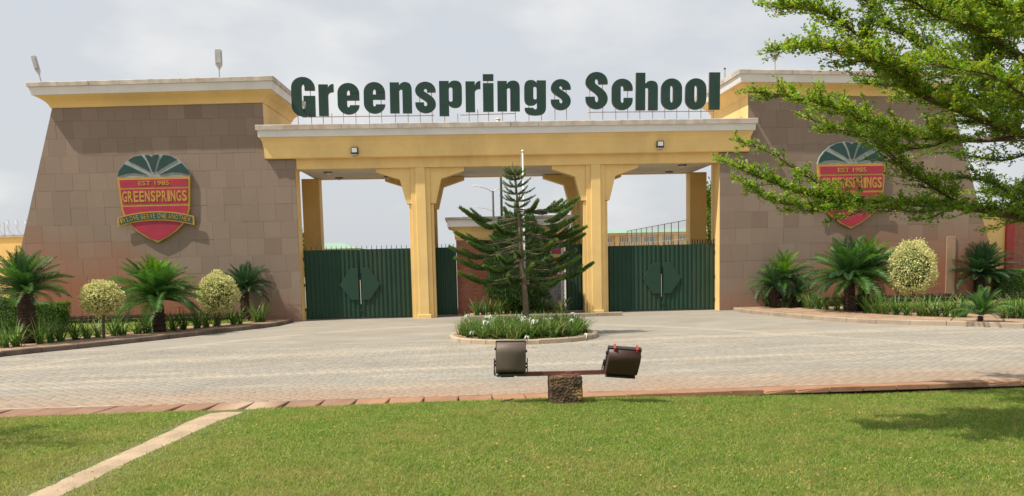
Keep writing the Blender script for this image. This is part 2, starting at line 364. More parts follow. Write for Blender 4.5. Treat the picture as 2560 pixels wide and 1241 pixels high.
# ------------------------------------------------------------------ ground, road, lawn
def lawn_z(x): return -.020 - .12*min(1, max(0, (x-1)/5.0))
LE_A = at(0, 1049, Z=-.03); LE_B = at(2560, 972, Z=-.13)
def lawn_edge(x): return LE_A.y + (LE_B.y-LE_A.y)*(x-LE_A.x)/(LE_B.x-LE_A.x)
mb = MB(); mb.slab([(-900, -60), (900, -60), (900, 1500), (-900, 1500)], -.9, -.30); o = mb.build('ground', M_SOIL); tag(o, kind='structure')
# subgrade of the lawn as a gently tilted sheet
mb = MB(); xs = [-40, -14, -8, -4, -1, 1, 3, 6, 10, 16, 40]
vs = []; fs = []
for i, x in enumerate(xs):
    for y in (-20, lawn_edge(x)+.03): vs.append((x, y, lawn_z(x)))
for i in range(len(xs)-1): fs.append((2*i, 2*i+2, 2*i+3, 2*i+1))
mb.add(vs, fs); o = mb.build('lawn_soil', M_TURF); tag(o, kind='structure')
# path of trodden sand across the lawn
def P0(px, py, z=-.03): return at(px, py, Z=z)
pathL = [(-25, 1290), (60, 1241), (143, 1203), (264, 1148), (405, 1083), (482, 1046), (510, 1037)]
pathR = [(98, 1290), (168, 1241), (258, 1196), (374, 1138), (496, 1083), (560, 1054), (625, 1031)]
pl = [P0(*p) for p in pathL]; pr = [P0(*p) for p in pathR]
def subdiv(a, n):
    out = []
    for i in range(len(a)-1):
        for k in range(n): out.append(a[i].lerp(a[i+1], k/n))
    return out+[a[-1]]
pl2 = subdiv(pl, 6); pr2 = subdiv(pr, 6)
for a in (pl2, pr2):
    for p in a: p.x += random.uniform(-.015, .015); p.y += random.uniform(-.015, .015)
mb = MB(); n_ = len(pl2); vs = []
for a, c in zip(pl2, pr2): vs += [(a.x, a.y, lawn_z(a.x)-.004), ((a.x+c.x)/2, (a.y+c.y)/2, lawn_z(a.x)+.012), (c.x, c.y, lawn_z(c.x)-.004)]
fs = []
for i in range(n_-1): fs += [(3*i, 3*i+1, 3*i+4, 3*i+3), (3*i+1, 3*i+2, 3*i+5, 3*i+4)]
mb.add(vs, fs); o = mb.build('sand_path', M_PATH); tag(o, kind='structure')
# road bed: sheet of bedding sand, individual pavers on it up to 21 m, sheet with material beyond
ROADFAR = 21.0
mb = MB(); vs = []
X0, X1 = -40, 40
def sheet(name, poly, z, mat):
    m = MB(); m.slab(poly, z-.12, z); oo = m.build(name, mat); return tag(oo, kind='structure')
sheet('road_bedding', [(X0, drain_far(X0)+.01), (X1, drain_far(X1)+.01), (X1, ROADFAR+.02), (X0, ROADFAR+.02)], -.0035, M_BED)
M_PAVEF_ = None
road = sheet('road', [(X0, ROADFAR+.02), (X1, ROADFAR+.02), (X1, 75), (X0, 75)], 0, M_PAVEF)
# pavers
pw, pd = .213, .108
rows = int((ROADFAR-11.0)/pd); gx = np.arange(-17, 17.5, pw); cx_, cy_, = [], []
for r in range(rows+8):
    y = ROADFAR-(r+.5)*pd; x = gx+(r % 2)*pw/2+RNG.normal(0, .022)
    cx_.append(x); cy_.append(y+.012*np.sin(x*.9+y*.35)+.006*np.sin(x*2.3+1.7))
cx_ = np.concatenate(cx_); cy_ = np.concatenate(cy_)
keep = (cy_-pd/2 > drain_far(0)+(cx_)*(DR_B.y-DR_A.y)/(DR_B.x-DR_A.x)+.0) & (np.abs(cx_) < cy_*.70+1.5)
cx_ = cx_[keep]; cy_ = cy_[keep]
dist = np.hypot(cx_, cy_); order = np.argsort(dist); near = order[:300]; rest = order[300:]
def paver_arrays(cx, cy):
    n = len(cx); g = .002; c = .003
    hx, hy = pw/2-g, pd/2-g
    base = np.array([[-hx, -hy, -.03], [hx, -hy, -.03], [hx, hy, -.03], [-hx, hy, -.03], [-hx, -hy, -c], [hx, -hy, -c], [hx, hy, -c], [-hx, hy, -c],
                     [-hx+c, -hy+c, 0], [hx-c, -hy+c, 0], [hx-c, hy-c, 0], [-hx+c, hy-c, 0]])
    ang = RNG.normal(0, .010, n); dz = RNG.normal(0, .0011, n); tx = RNG.normal(0, .004, n); ty = RNG.normal(0, .0035, n)
    V = np.repeat(base[None], n, 0); x = V[..., 0]*np.cos(ang)[:, None]-V[..., 1]*np.sin(ang)[:, None]; y = V[..., 0]*np.sin(ang)[:, None]+V[..., 1]*np.cos(ang)[:, None]
    V[..., 2] += dz[:, None]+x*tx[:, None]+y*ty[:, None]; V[..., 0] = x+cx[:, None]; V[..., 1] = y+cy[:, None]
    q = np.array([0, 1, 5, 4, 1, 2, 6, 5, 2, 3, 7, 6, 3, 0, 4, 7, 4, 5, 9, 8, 5, 6, 10, 9, 6, 7, 11, 10, 7, 4, 8, 11, 8, 9, 10, 11])
    idx = (np.arange(n)[:, None]*12+q[None]).ravel()
    return V.reshape(-1, 3), idx, np.repeat(RNG.random(n), 12)
V, I, A = paver_arrays(cx_[rest], cy_[rest])
paving = link('paving', npmesh('paving', V, 4, I, M_PAVE, A)); tag(paving, kind='structure')
pav_meshes = []
for k in range(12):
    V, I, A = paver_arrays(np.zeros(1), np.zeros(1)); pav_meshes.append(npmesh('paver', V, 4, I, M_PAVE, A))
for j, i in enumerate(near):
    link('paver', pav_meshes[j % 12], paving, (cx_[i], cy_[i], 0))
# drain cover slabs
drain = MB(); drain.slab([(X0, lawn_edge(X0)+.04), (X1, lawn_edge(X1)+.04), (X1, drain_far(X1)-.01), (X0, drain_far(X0)-.01)], -.6, -.12)
drain = drain.build('drain_channel', M_BLOCK); tag(drain, kind='structure')
x = -14.0; k = 0
while x < 14.5:
    w = .50 + random.uniform(-.02, .02); gap = .004
    y0, y1 = lawn_edge(x+w/2)+.02, drain_far(x+w/2)-.015; sk = -.10 if x < -1.5 else .0 + random.uniform(-.02, .02)
    sk = .16*max(-1, min(1, -x/6)); dz = random.uniform(-.005, .005)-.001
    m = MB(); b_ = .012
    poly = [(x, y0), (x+w-gap, y0), (x+w-gap+(0), y1), (x, y1)]
    cxx = x+w/2
    for zz, ins in ((-.075, 0), (dz-.01, 0), (dz, b_)): m.v += [(px_+(ins if px_ < cxx else -ins)-sk*((py_-y0)/(y1-y0)-.5)*-1, py_+(ins if py_ < (y0+y1)/2 else -ins), zz) for px_, py_ in poly]
    m.f = [(0, 1, 5, 4), (1, 2, 6, 5), (2, 3, 7, 6), (3, 0, 4, 7), (4, 5, 9, 8), (5, 6, 10, 9), (6, 7, 11, 10), (7, 4, 8, 11), (8, 9, 10, 11)]
    # knocked-off lifting corner
    if -3.9 < x < 1.6 or random.random() < .3:
        m.v[8] = (m.v[8][0]+.03, m.v[8][1]+.0, m.v[8][2]-.035); m.v[4] = (m.v[4][0]+.035, m.v[4][1]+.02, m.v[4][2]-.03)
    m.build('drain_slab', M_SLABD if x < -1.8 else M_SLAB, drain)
    x += w+(.006 if random.random() < .7 else .02); k += 1
# lawn grass
def grass_field(n, xr, yr, inside, zf, h0, w0, seed):
    g = np.random.default_rng(seed); x = g.uniform(*xr, n); y = g.uniform(*yr, n); k = inside(x, y); x = x[k]; y = y[k]; n = len(x)
    a = g.uniform(0, 2*np.pi, n); h = h0*g.uniform(.5, 1.25, n); w = w0*g.uniform(.6, 1.3, n); lean = g.uniform(.3, 1.7, n)*h; la = g.uniform(0, 2*np.pi, n)
    z = zf(x)
    dx, dy = np.cos(a)*w/2, np.sin(a)*w/2; lx, ly = np.cos(la)*lean, np.sin(la)*lean
    V = np.empty((n, 5, 3))
    V[:, 0] = np.stack([x-dx, y-dy, z-.003], 1); V[:, 1] = np.stack([x+dx, y+dy, z-.003], 1)
    V[:, 2] = np.stack([x+dx*.8+lx*.4, y+dy*.8+ly*.4, z+h*.6], 1); V[:, 3] = np.stack([x-dx*.8+lx*.4, y-dy*.8+ly*.4, z+h*.6], 1)
    V[:, 4] = np.stack([x+lx, y+ly, z+h], 1)
    q = np.array([0, 1, 2, 0, 2, 3, 3, 2, 4]); I = (np.arange(n)[:, None]*5+q).ravel()
    return V.reshape(-1, 3), I, np.repeat(g.random(n), 5)
plx = np.array([p.x for p in pl2]); prx = np.array([p.x for p in pr2]); ply = np.array([p.y for p in pl2]); pry = np.array([p.y for p in pr2])
def inlawn(x, y):
    e = LE_A.y+(LE_B.y-LE_A.y)*(x-LE_A.x)/(LE_B.x-LE_A.x)
    L_ = np.interp(y, ply, plx); R_ = np.interp(y, pry, prx)
    jit = np.abs(RNG.normal(0, .05, len(x))); onpath = (x > L_+jit) & (x < R_-jit*.6) & (RNG.random(len(x)) > .006)
    ed = np.minimum(np.abs(x-L_), np.abs(x-R_)); thin = (ed < .6) & (RNG.random(len(x)) < .75*(1-ed/.6))
    return (y < e+.02) & (np.abs(x-.05*y) < y*.66+2.0) & ~onpath & ~thin
def lz(x): return -.020-.12*np.clip((x-1)/5.0, 0, 1)
V, I, A = grass_field(800000, (-9.5, 10.8), (6.0, 12.6), inlawn, lz, .032, .0085, 3)
lawn = link('lawn', npmesh('lawn', V, 3, I, M_GRASS, A)); tag(lawn, kind='stuff'); lawn['kind'] = 'stuff'
tag(lawn, 'short mown green grass of the lawn in front of the drain', 'grass')
# fallen leaves on the lawn
mb = MB(); m_fl = leafmat('fallen_leaf', [(0, (.45, .22, .06)), (.5, (.50, .36, .06)), (1, (.32, .12, .06))], .7, .2)
vv = []; aa = []
for k in range(620):
    y = random.uniform(6.9, 10.9); x = random.uniform(-1, 6.3) if random.random() < .7 else random.uniform(-4.5, 6)
    s = random.uniform(.009, .02); a = random.uniform(0, 6.3); z = lawn_z(x)+.03; c, s_ = math.cos(a)*s, math.sin(a)*s; t1 = random.uniform(-.6, .6)*s
    vv += [(x-c, y-s_, z), (x+s_*.6, y-c*.6, z+t1), (x+c, y+s_, z+.006), (x-s_*.6, y+c*.6, z-t1*.5)]; aa += [random.random()]*4
o = link('fallen_leaves', npmesh('fallen_leaves', np.array(vv), 4, np.arange(len(vv)), m_fl, np.array(aa))); tag(o, 'small orange and yellow fallen leaves scattered over the lawn', 'leaves', kind='stuff')

# ------------------------------------------------------------------ kerbs and planting beds
def resample(pts, step):
    out = [pts[0]]; acc = 0
    for i in range(len(pts)-1):
        a, b = pts[i], pts[i+1]; d = (b-a).length
        while acc+d >= step:
            q = (step-acc)/d; a = a.lerp(b, q); out.append(a); d = (b-a).length; acc = 0
        acc += d
    return out
def kerb_run(root, line, width, h, side, step, mat, jit=.006):
    """kerbstones along line (road face), width towards side"""
    pts = resample(line, step)
    for i in range(len(pts)-1):
        a, b = pts[i].copy(), pts[i+1].copy(); t = (b-a).normalized(); nn = Vector((-t.y, t.x, 0))*side
        a += t*.006; b -= t*.006; dz = random.uniform(-jit, jit); c = .018; sh = random.uniform(-jit, jit)
        m = MB(); vs = []
        for p in (a, b):
            q = p+nn*sh
            for off, z in ((0, -.08), (0, h-c), (c, h), (width-c, h), (width, h-c), (width, -.08)): vs.append((q.x+nn.x*off, q.y+nn.y*off, z+(dz if z > 0 else 0)))
        fs = [(k, k+1, k+7, k+6) for k in range(5)]+[(0, 5, 4, 3, 2, 1), (6, 7, 8, 9, 10, 11)]
        if side < 0: fs = [f[::-1] for f in fs]
        m.add(vs, fs); m.build('kerbstone', mat, root)
BEDZ = .10
KH = .13
left_px = [(733, 806), (700, 815), (640, 823), (560, 832), (460, 844), (386, 852), (252, 867), (120, 880), (0, 893), (-160, 912)]
right_px = [(1833, 778), (1860, 783), (1907, 788), (2066, 803), (2210, 811), (2369, 815), (2560, 821), (2760, 828)]
kl = smooth_line([at(*p, Z=0) for p in left_px]); kr = smooth_line([at(*p, Z=0) for p in right_px])
TL = Vector((-5.95, 30.0, 0)); TR = Vector((9.27, 30.0, 0))
def bed(name, line, back, mat=M_SOIL):
    poly = [(p.x, p.y) for p in line]+back; m = MB(); m.slab(poly, -.1, BEDZ)
    o = m.build(name, mat); tag(o, kind='structure'); return o
lb = bed('left_planting_bed', [p+Vector((-.05, .1, 0)) for p in kl], [(-24, 20), (-24, 44), (-6.6, 44), (-6.6, 30.3)])
rb = bed('right_planting_bed', [p+Vector((.05, .1, 0)) for p in kr], [(28, 20), (28, 44), (10.3, 44), (10.3, 30.3)])
kroot = empty('left_kerb', kind='structure'); kerb_run(kroot, kl, .16, KH, -1, .9, plain('kerb_grimy_shaded', (.15, .11, .085), .95, .3, 2.0, .6, dirt=(.055, .042, .034), dirt_amt=.8))  # grime and the shade of the road face are both in this dark colour
kroot = empty('right_kerb', kind='structure'); kerb_run(kroot, kr, .16, KH, 1, .9, M_KERB)
def lawnpatch(name, poly, seed, n):
    m = MB(); m.slab(poly, BEDZ-.02, BEDZ+.02); o = m.build(name+'_soil', M_LAWNF); tag(o, kind='structure')
    P = np.array(poly)
    def ins(x, y):
        r = np.zeros(len(x), bool); j = len(P)-1
        for i in range(len(P)):
            c = ((P[i, 1] > y) != (P[j, 1] > y)) & (x < (P[j, 0]-P[i, 0])*(y-P[i, 1])/(P[j, 1]-P[i, 1]+1e-9)+P[i, 0]); r ^= c; j = i
        return r
    V, I, A = grass_field(n, (P[:, 0].min(), P[:, 0].max()), (P[:, 1].min(), P[:, 1].max()), ins, lambda x: x*0+BEDZ+.02, .07, .03, seed)
    o = link(name, npmesh(name, V, 3, I, M_GRASS, A)); o['kind'] = 'stuff'; return o
def g2(px, py): p = at(px, py, Z=BEDZ); return (p.x, p.y)
o = lawnpatch('left_bed_grass', [g2(640, 803), g2(430, 818), g2(250, 838), g2(90, 852), g2(-100, 868), g2(-100, 802), g2(150, 797), g2(400, 792), g2(600, 788)], 11, 60000)
tag(o, 'strip of bright grass behind the lily row at the left tower', 'grass')
o = lawnpatch('right_bed_grass', [g2(1935, 762), g2(2140, 768), g2(2350, 778), g2(2560, 786), g2(2760, 790), g2(2760, 735), g2(2560, 736), g2(2300, 742), g2(2050, 748)], 12, 60000)
tag(o, 'strip of bright grass behind the plants at the right tower', 'grass')
# round island
IC = Vector((at(1322, 862, Z=0).x, at(1322, 862, Z=0).y+1.95, 0)); IR = 1.95
m = MB(); m.slab([(IC.x+(IR-.05)*math.cos(a*math.pi/24), IC.y+(IR-.05)*math.sin(a*math.pi/24)) for a in range(48)], -.1, BEDZ); o = m.build('island_bed', M_SOIL); tag(o, kind='structure')
kroot = empty('island_kerb', kind='structure')
kerb_run(kroot, [IC+Vector((IR*math.cos(a*math.pi/48), IR*math.sin(a*math.pi/48), 0)) for a in range(97)], .13, .115, 1, .45, plain('island_kerb_concrete', (.44, .35, .25), .9, .2, 2, .5, dirt=(.25, .17, .11), dirt_amt=.5))

# ------------------------------------------------------------------ towers
def clip(poly, a, b, c):            # keep a*x+b*z<=c
    out = []
    for i in range(len(poly)):
        p, q = poly[i], poly[(i+1) % len(poly)]; dp = a*p[0]+b*p[1]-c; dq = a*q[0]+b*q[1]-c
        if dp <= 0: out.append(p)
        if dp*dq < 0: s = dp/(dp-dq); out.append((p[0]+(q[0]-p[0])*s, p[1]+(q[1]-p[1])*s))
    return out
def area(p): return .5*abs(sum(p[i][0]*p[(i+1) % len(p)][1]-p[(i+1) % len(p)][0]*p[i][1] for i in range(len(p))))
def ring_moulding(mb, x0, x1, y0, y1, prof, zf, sides=4):
    """profile (offset, dz) swept round a rectangle with mitred corners; zf(x) gives the level"""
    vs = []; n = len(prof)
    for o_, z in prof:
        for (x, y) in ((x0-o_, y0-o_), (x1+o_, y0-o_), (x1+o_, y1+o_), (x0-o_, y1+o_)): vs.append((x, y, zf(x)+z))
    fs = []
    for i in range(n-1):
        for k in range(4): fs.append((i*4+k, i*4+(k+1) % 4, (i+1)*4+(k+1) % 4, (i+1)*4+k))
    fs += [(3, 2, 1, 0), tuple(range((n-1)*4, n*4))]
    return mb.add(vs, fs)
def coping_pieces(root, x0, x1, y0, y1, o_, z0, z1, zf, step=1.0):
    """coping stones laid along the front and the ends"""
    n = max(1, round((x1-x0+2*o_)/step)); w = (x1-x0+2*o_)/n
    for i in range(n):
        a = x0-o_+i*w; b = a+w; m = MB(); g = .004; dz = random.uniform(-.006, .006); do = random.uniform(-.008, .008)
        c = .02; prof = [(y0-o_+do, z0), (y0-o_+do, z1-c), (y0-o_+do+c, z1), (y0+.25, z1+.01), (y0+.25, z0)]
        vs = [(X, y, zf(X)+z+dz*(z > z0)) for X in (a+g, b-g) for y, z in prof]; k = len(prof)
        fs = [tuple(range(k)), tuple(range(k, 2*k))[::-1]]+[(j, j+k, (j+1) % k+k, (j+1) % k) for j in range(k)]
        m.add(vs, fs); m.build('coping_stone', M_CAP, root)
    n = max(1, round((y1-y0-.25+o_)/step)); w = (y1-y0-.25+o_)/n
    for sx, xe in ((-1, x0), (1, x1)):
        for i in range(n):
            a = y0+.256+i*w; b = a+w-.006; m = MB(); X = xe+sx*o_
            m.box(min(X, xe-sx*.2), max(X, xe-sx*.2), a, b, zf(X)+z0, zf(X)+z1+random.uniform(-.006, .006)); m.build('coping_stone', M_CAP, root)
def tower(side, label, px_in, px_out_t, slope_px, yaw, O, depth=4.1):
    rz = math.radians(yaw)*side; d = Vector((math.cos(rz), math.sin(rz), 0)); nrm = Vector((-d.y, d.x, 0))
    def loc(px, py): p = at_plane(px, py, O, nrm)-O; return p.dot(d), p.z
    xi, zi = loc(*px_in); xo, zo = loc(*px_out_t); xb_, zb_ = loc(*slope_px)
    sl = (xb_-xo)/(zb_-zo); xb = xo-sl*zo
    zf = lambda x: zi+(zo-zi)*(x-xi)/(xo-xi)
    root = empty('gate_tower', O, rz, label=label, cat='tower', group='stone clad towers flanking the gate')
    a, b = min(xi, xo), max(xi, xo)
    # wall core
    pol = [(xb, -.1), (xi, -.1), (xi, zi), (xo, zo)]
    if side > 0: pol = [pol[1], pol[0], pol[3], pol[2]]
    m = MB(); m.prism(pol, .035, depth); m.build('wall', M_YEL, root)
    m = MB(); lo, hi = sorted((xi, 0)); m.prism([(lo, -.1), (hi, -.1), (hi, BEAM_Z0-.01), (lo, BEAM_Z0-.01)], .036, .62); m.build('jamb_wall', M_YEL, root)
    # bedding behind the tiles
    pb = [(xb, 0), (0, 0), (0, BEAM_Z0-.02), (xi, BEAM_Z0-.02), (xi, zi), (xo, zo)]
    m = MB(); off = .018*side
    m.prism([(xb-side*.0, -.05), (xi, -.05), (xi, zi-.002), (xo, zo-.002)] if side < 0 else [(xi, -.05), (xb, -.05), (xo, zo-.002), (xi, zi-.002)], .018, .0345)
    m.prism([(lo+.003, -.05), (hi-.003, -.05), (hi-.003, BEAM_Z0-.015), (lo+.003, BEAM_Z0-.015)], .0185, .0345); m.build('tile_bedding', M_TILEJ, root)
    # stone tiles
    T = .60; z = 0.0; row = 0; w_all = max(abs(xb), abs(xi))
    while z < max(zi, zo):
        sh = random.choice((0, .3, .12, .45)); x = -w_all-T+sh
        xs_ = min(xb, 0)-T+sh
        while xs_ < max(xb, 0)+T:
            g = .0016; tile = [(xs_+g, z+g), (xs_+T-g, z+g), (xs_+T-g, z+T-g), (xs_+g, z+T-g)]
            parts = []
            # main block
            ca = clip(tile, side, 0, side*xo+99) if False else tile
            # outer slope line through (xb,0)-(xo,zo)
            kx = (xo-xb)/zo
            q = clip(ca, side, -side*kx, side*xb)
            tz = clip(q, 0, 1, zf(xs_)-.004) if q else q
            if tz:
                # inner limit
                if z+T <= BEAM_Z0-.02: tz2 = clip(tz, -side, 0, 0.0)
                else:
                    tz2 = clip(tz, -side, 0, -side*xi)
                    ex = clip(clip(clip(tz, 0, 1, BEAM_Z0-.025), side, 0, side*xi), -side, 0, 0)
                    if len(ex) > 2 and area(ex) > .004: parts.append(ex)
                if len(tz2) > 2 and area(tz2) > .004: parts.append(tz2)
            for p in parts:
                cx0 = sum(v[0] for v in p)/len(p); cz0 = sum(v[1] for v in p)/len(p); pr = random.uniform(-.0025, .0025)
                m = MB(); m.prism([(v[0]-cx0, v[1]-cz0) for v in p], pr, .0175, inset=.002); m.build('stone_tile', M_TILE, root, loc=(cx0, 0, cz0))
            xs_ += T
        z += T; row += 1
    # cornice
    m = MB(); ring_moulding(m, a, b, 0, depth, [(.03, 0), (.045, .03), (.075, .10), (.14, .19), (.24, .27), (.34, .335), (.36, .37)], zf); m.build('cornice', M_YEL, root)
    m = MB(); ring_moulding(m, a, b, 0, depth, [(.0, .37), (.45, .371), (.47, .52), (.50, .63), (.30, .632)], zf); m.build('white_band', M_WHITE, root)
    coping_pieces(root, a, b, 0, depth, .54, .634, .79, zf)
    m = MB(); m.box(a+.2, b-.2, .256, depth-.2, min(zi, zo)+.5, min(zi, zo)+.70); m.build('roof', M_CAP, root)
    if side < 0:      # small louvre opening in the return wall, above the portal roof
        m = MB(); m.box(xi+.003, xi+.05, 3.1, 3.9, zi-.75, zi-.25); m.build('window_frame', M_YELD, root)
        m = MB(); m.box(xi+.004, xi+.055, 3.18, 3.82, zi-.70, zi-.30); m.build('window', M_DARK, root)
    else:
        m = MB(); m.box(xi-.05, xi-.003, 3.0, 3.9, zi-.95, zi-.60); m.build('window_ledge', M_YELD, root)
    return root, loc, zf, (xi, xo, xb)
BEAM_Z0 = (at(663, 402, Y=29.88).z+at(1873, 379, Y=29.88).z+at(1268, 384, Y=29.88).z)/3
towL, locL, zfL, dimL = tower(-1, 'brown stone clad tower left of the gates, bare of branches, bearing a crest', (656, 257), (130, 271), (57, 598), 2.0, TL)
towR, locR, zfR, dimR = tower(1, 'brown stone clad tower right of the gates, half hidden behind leafy branches', (1871, 238), (2375, 243), (2453, 533), 2.0, TR)

a_ = locR(2366, 592); b_ = locR(2384, 736); m = MB(); m.bbox(a_[0], b_[0], -.05, -.004, b_[1], a_[1], b=.008); m.build('downpipe_casing', plain('casing_tan', (.30, .19, .12), .8, .15, 2, .1), towR)
# ------------------------------------------------------------------ portal
portal = empty('gate_portal', (1.65, 30, 0), label='wide yellow gate portal with two bracketed pillars between the stone towers', cat='gateway')
def pm(mbx, name, mat, parent=portal, **k):      # portal parts are written in world coordinates
    o = mbx.build(name, mat, parent, **k); return o
def world(mbx): mbx.v = [(x-1.65, y-30, z) for x, y, z in mbx.v]; return mbx
bx0 = at(664, 402, Y=29.88).x; bx1 = at(1872, 379, Y=29.88).x
zc = at(1268, 299, Y=29.6).z*.5+(at(655, 318, Y=29.6).z+at(1876, 297, Y=29.6).z)*.25      # top of coping
zb = BEAM_Z0; zf0 = lambda x: 0
zy = zb+.72*(zc-zb)*.86; BY0, BY1 = 29.88, 34.1
def ringw(prof, name, mat):
    m = MB(); ring_moulding(m, bx0, bx1, BY0, BY1, prof, zf0); pm(world(m), name, mat)
h = zc-zb
ringw([(0, zb), (.02, zb+.03), (.035, zb+h*.3), (.07, zb+h*.5), (.13, zb+h*.62), (.15, zb+h*.635)], 'beam', M_YEL)
ringw([(.0, zb+h*.636), (.18, zb+h*.637), (.19, zb+h*.80), (.21, zb+h*.84), (.1, zb+h*.841)], 'white_band', M_WHITE)
crt = empty('coping', (0, 0, 0)); crt.parent = portal; crt.location = (-1.65, -30, 0)
n = 18; wd = (bx1-bx0+.5)/n
for i in range(n):
    a = bx0-.25+i*wd; m = MB(); c = .02; dz = random.uniform(-.006, .006); do = random.uniform(-.008, .008); y0 = BY0-.25
    prof = [(y0+do, zb+h*.842), (y0+do, zc-c+dz), (y0+do+c, zc+dz), (y0+.6, zc+dz), (y0+.6, zb+h*.842)]
    vs = [(X, y, z) for X in (a+.004, a+wd-.004) for y, z in prof]
    m.add(vs, [tuple(range(5)), tuple(range(5, 10))[::-1]]+[(j, j+5, (j+1) % 5+5, (j+1) % 5) for j in range(5)]); m.build('coping_stone', M_CAP, crt)
m = MB(); m.box(bx0+.05, bx1-.05, BY0+.36, BY1-.05, zb+h*.5, zc-.03); pm(world(m), 'roof', M_CAP)
# recessed lower beam and soffit
lx0 = at(741, 425, Y=30.05).x; lx1 = at(1797, 405, Y=30.05).x
SOFZ = .5*(at(745, 425, Y=30.05).z+at(1797, 405, Y=30.05).z)
m = MB(); m.box(lx0, lx1, 30.06, 30.35, SOFZ, zb+.02); m.box(lx0, lx1, 33.75, 34.05, SOFZ, zb+.02); pm(world(m), 'lower_beam', M_YEL)
m = MB(); m.box(lx0, lx1, 30.352, 33.748, SOFZ+.015, zb+.02); pm(world(m), 'soffit', M_SOF)
def pillar(xc, yf, name_label=None, corner=False):
    """pillar with side brackets; yf front of the shaft"""
    p = empty('pillar', (xc-1.65, yf-30, 0)); p.parent = portal
    hw = .34
    m = MB(); m.bbox(-hw, hw, 0, .62, -.05, SOFZ-.002, b=.012); m.build('shaft', M_YEL, p)
    if corner: return p
    m = MB(); m.bbox(-.175, .175, -.075, .0, .14, SOFZ-.003, b=.012); m.build('pilaster', M_YEL, p)
    m = MB(); m.bbox(-.25, .25, -.11, -.0015, -.05, .14, b=.02); m.build('plinth', M_YEL, p)
    m = MB(); m.bbox(hw+.0, hw+.10, .1, .55, -.05, SOFZ-1.29, b=.01); m.bbox(-hw-.10, -hw, .1, .55, -.05, SOFZ-1.29, b=.01); m.build('corner_rib', M_YEL, p)
    for s in (-1, 1):
        pr = [(hw, -.003), (1.57, -.003), (1.57, -.13), (.74, -.40), (.52, -1.27), (hw, -1.27)]
        pr = [(s*x, z+SOFZ) for x, z in pr]
        if s > 0: pr = pr[::-1]
        m = MB(); m.prism(pr, .06, .50); m.build('bracket', M_YEL, p)
    return p
px1 = at(1059, 700, Y=30.1).x; px2 = at(1492, 700, Y=30.1).x
pillar(px1, 30.12); pillar(px2, 30.12)
pillar(px1, 33.38); pillar(px2, 33.38)
pillar(at(782, 600, Y=33.4).x, 33.4, corner=True); pillar(at(1746, 600, Y=33.4).x, 33.4, corner=True)
# soffit downlights
for (px, py, w) in ((820, 433, 'frosted bowl downlight nearest the left tower, under the portal soffit'), (848, 447, 'bowl downlight just behind the first one at the left end of the portal soffit'), (970, 444, 'small bowl downlight beside the left pillar bracket under the soffit'),
                    (1706, 415, 'bowl downlight nearest the right tower, under the portal soffit'), (1673, 432, 'bowl downlight further back under the soffit at the right bay')):
    p = at(px, py-2, Z=SOFZ+.01); p.z = SOFZ+.013
    r = empty('downlight', p, label=w, cat='ceiling light', group='downlights under the portal soffit')
    m = MB(); m.lathe([(.16, 0), (.16, -.03), (.13, -.035)], 16); m.build('rim', M_DARK, r, True)
    m = MB(); m.lathe([(.125, -.03), (.11, -.06), (.06, -.09), (.005, -.10)], 16); m.build('bowl', M_LENS, r, True)
# small floodlights fixed on the beam
for (px, py, lb_) in ((886, 376, 'small square floodlight on the yellow beam near its left end'), (1651, 360, 'small square floodlight on the yellow beam near its right end')):
    p = at(px, py, Y=29.75)
    r = empty('wall_floodlight', (p.x, 29.79, p.z), label=lb_, cat='floodlight', group='small floodlights on the portal beam')
    m = MB(); m.bbox(-.125, .125, -.07, .02, -.11, .11, b=.015); m.build('housing', M_DARK, r)
    m = MB(); m.box(-.09, .09, -.0745, -.0705, -.075, .075); m.build('lens', M_LENS, r)
    m = MB(); m.bbox(-.10, .10, -.05, .045, -.19, -.13, b=.012); m.build('driver_box', M_STEEL, r)
    m = MB(); m.box(-.02, .02, .0, .06, -.13, -.10); m.box(-.13, -.125, -.03, .04, -.13, .0); m.box(.125, .13, -.03, .04, -.13, .0); m.build('bracket', M_DARK, r)

# ------------------------------------------------------------------ sign letters (own outlines, unit = one stroke)
def bez(p0, p1, p2, p3, n=10): return [tuple(p0[k]*(1-t)**3+3*p1[k]*t*(1-t)**2+3*p2[k]*t*t*(1-t)+p3[k]*t**3 for k in (0, 1)) for t in [i/n for i in range(n+1)]]
def arc(cx, cy, rx, ry, a0, a1, n=12): return [(cx+rx*math.cos(math.radians(a0+(a1-a0)*i/n)), cy+ry*math.sin(math.radians(a0+(a1-a0)*i/n))) for i in range(n+1)]
def strip(pts, w=1.0, ends=(None, None)):
    """stroke a centreline -> list of quads"""
    P = [Vector(p) for p in pts]; Lf = []; Rt = []
    for i in range(len(P)):
        t = (P[min(i+1, len(P)-1)]-P[max(i-1, 0)]).normalized()
        if i == 0 and ends[0] is not None: t = Vector(ends[0])
        if i == len(P)-1 and ends[1] is not None: t = Vector(ends[1])
        nn = Vector((-t.y, t.x))*w/2; Lf.append(P[i]+nn); Rt.append(P[i]-nn)
    return ('strip', Lf, Rt)
def rect(x0, y0, x1, y1): return ('strip', [Vector((x0, y1)), Vector((x1, y1))], [Vector((x0, y0)), Vector((x1, y0))])
XH, CH, LW = 4.5, 5.7, 2.35
R_, M_, r_ = 1.85, 1.175, .675
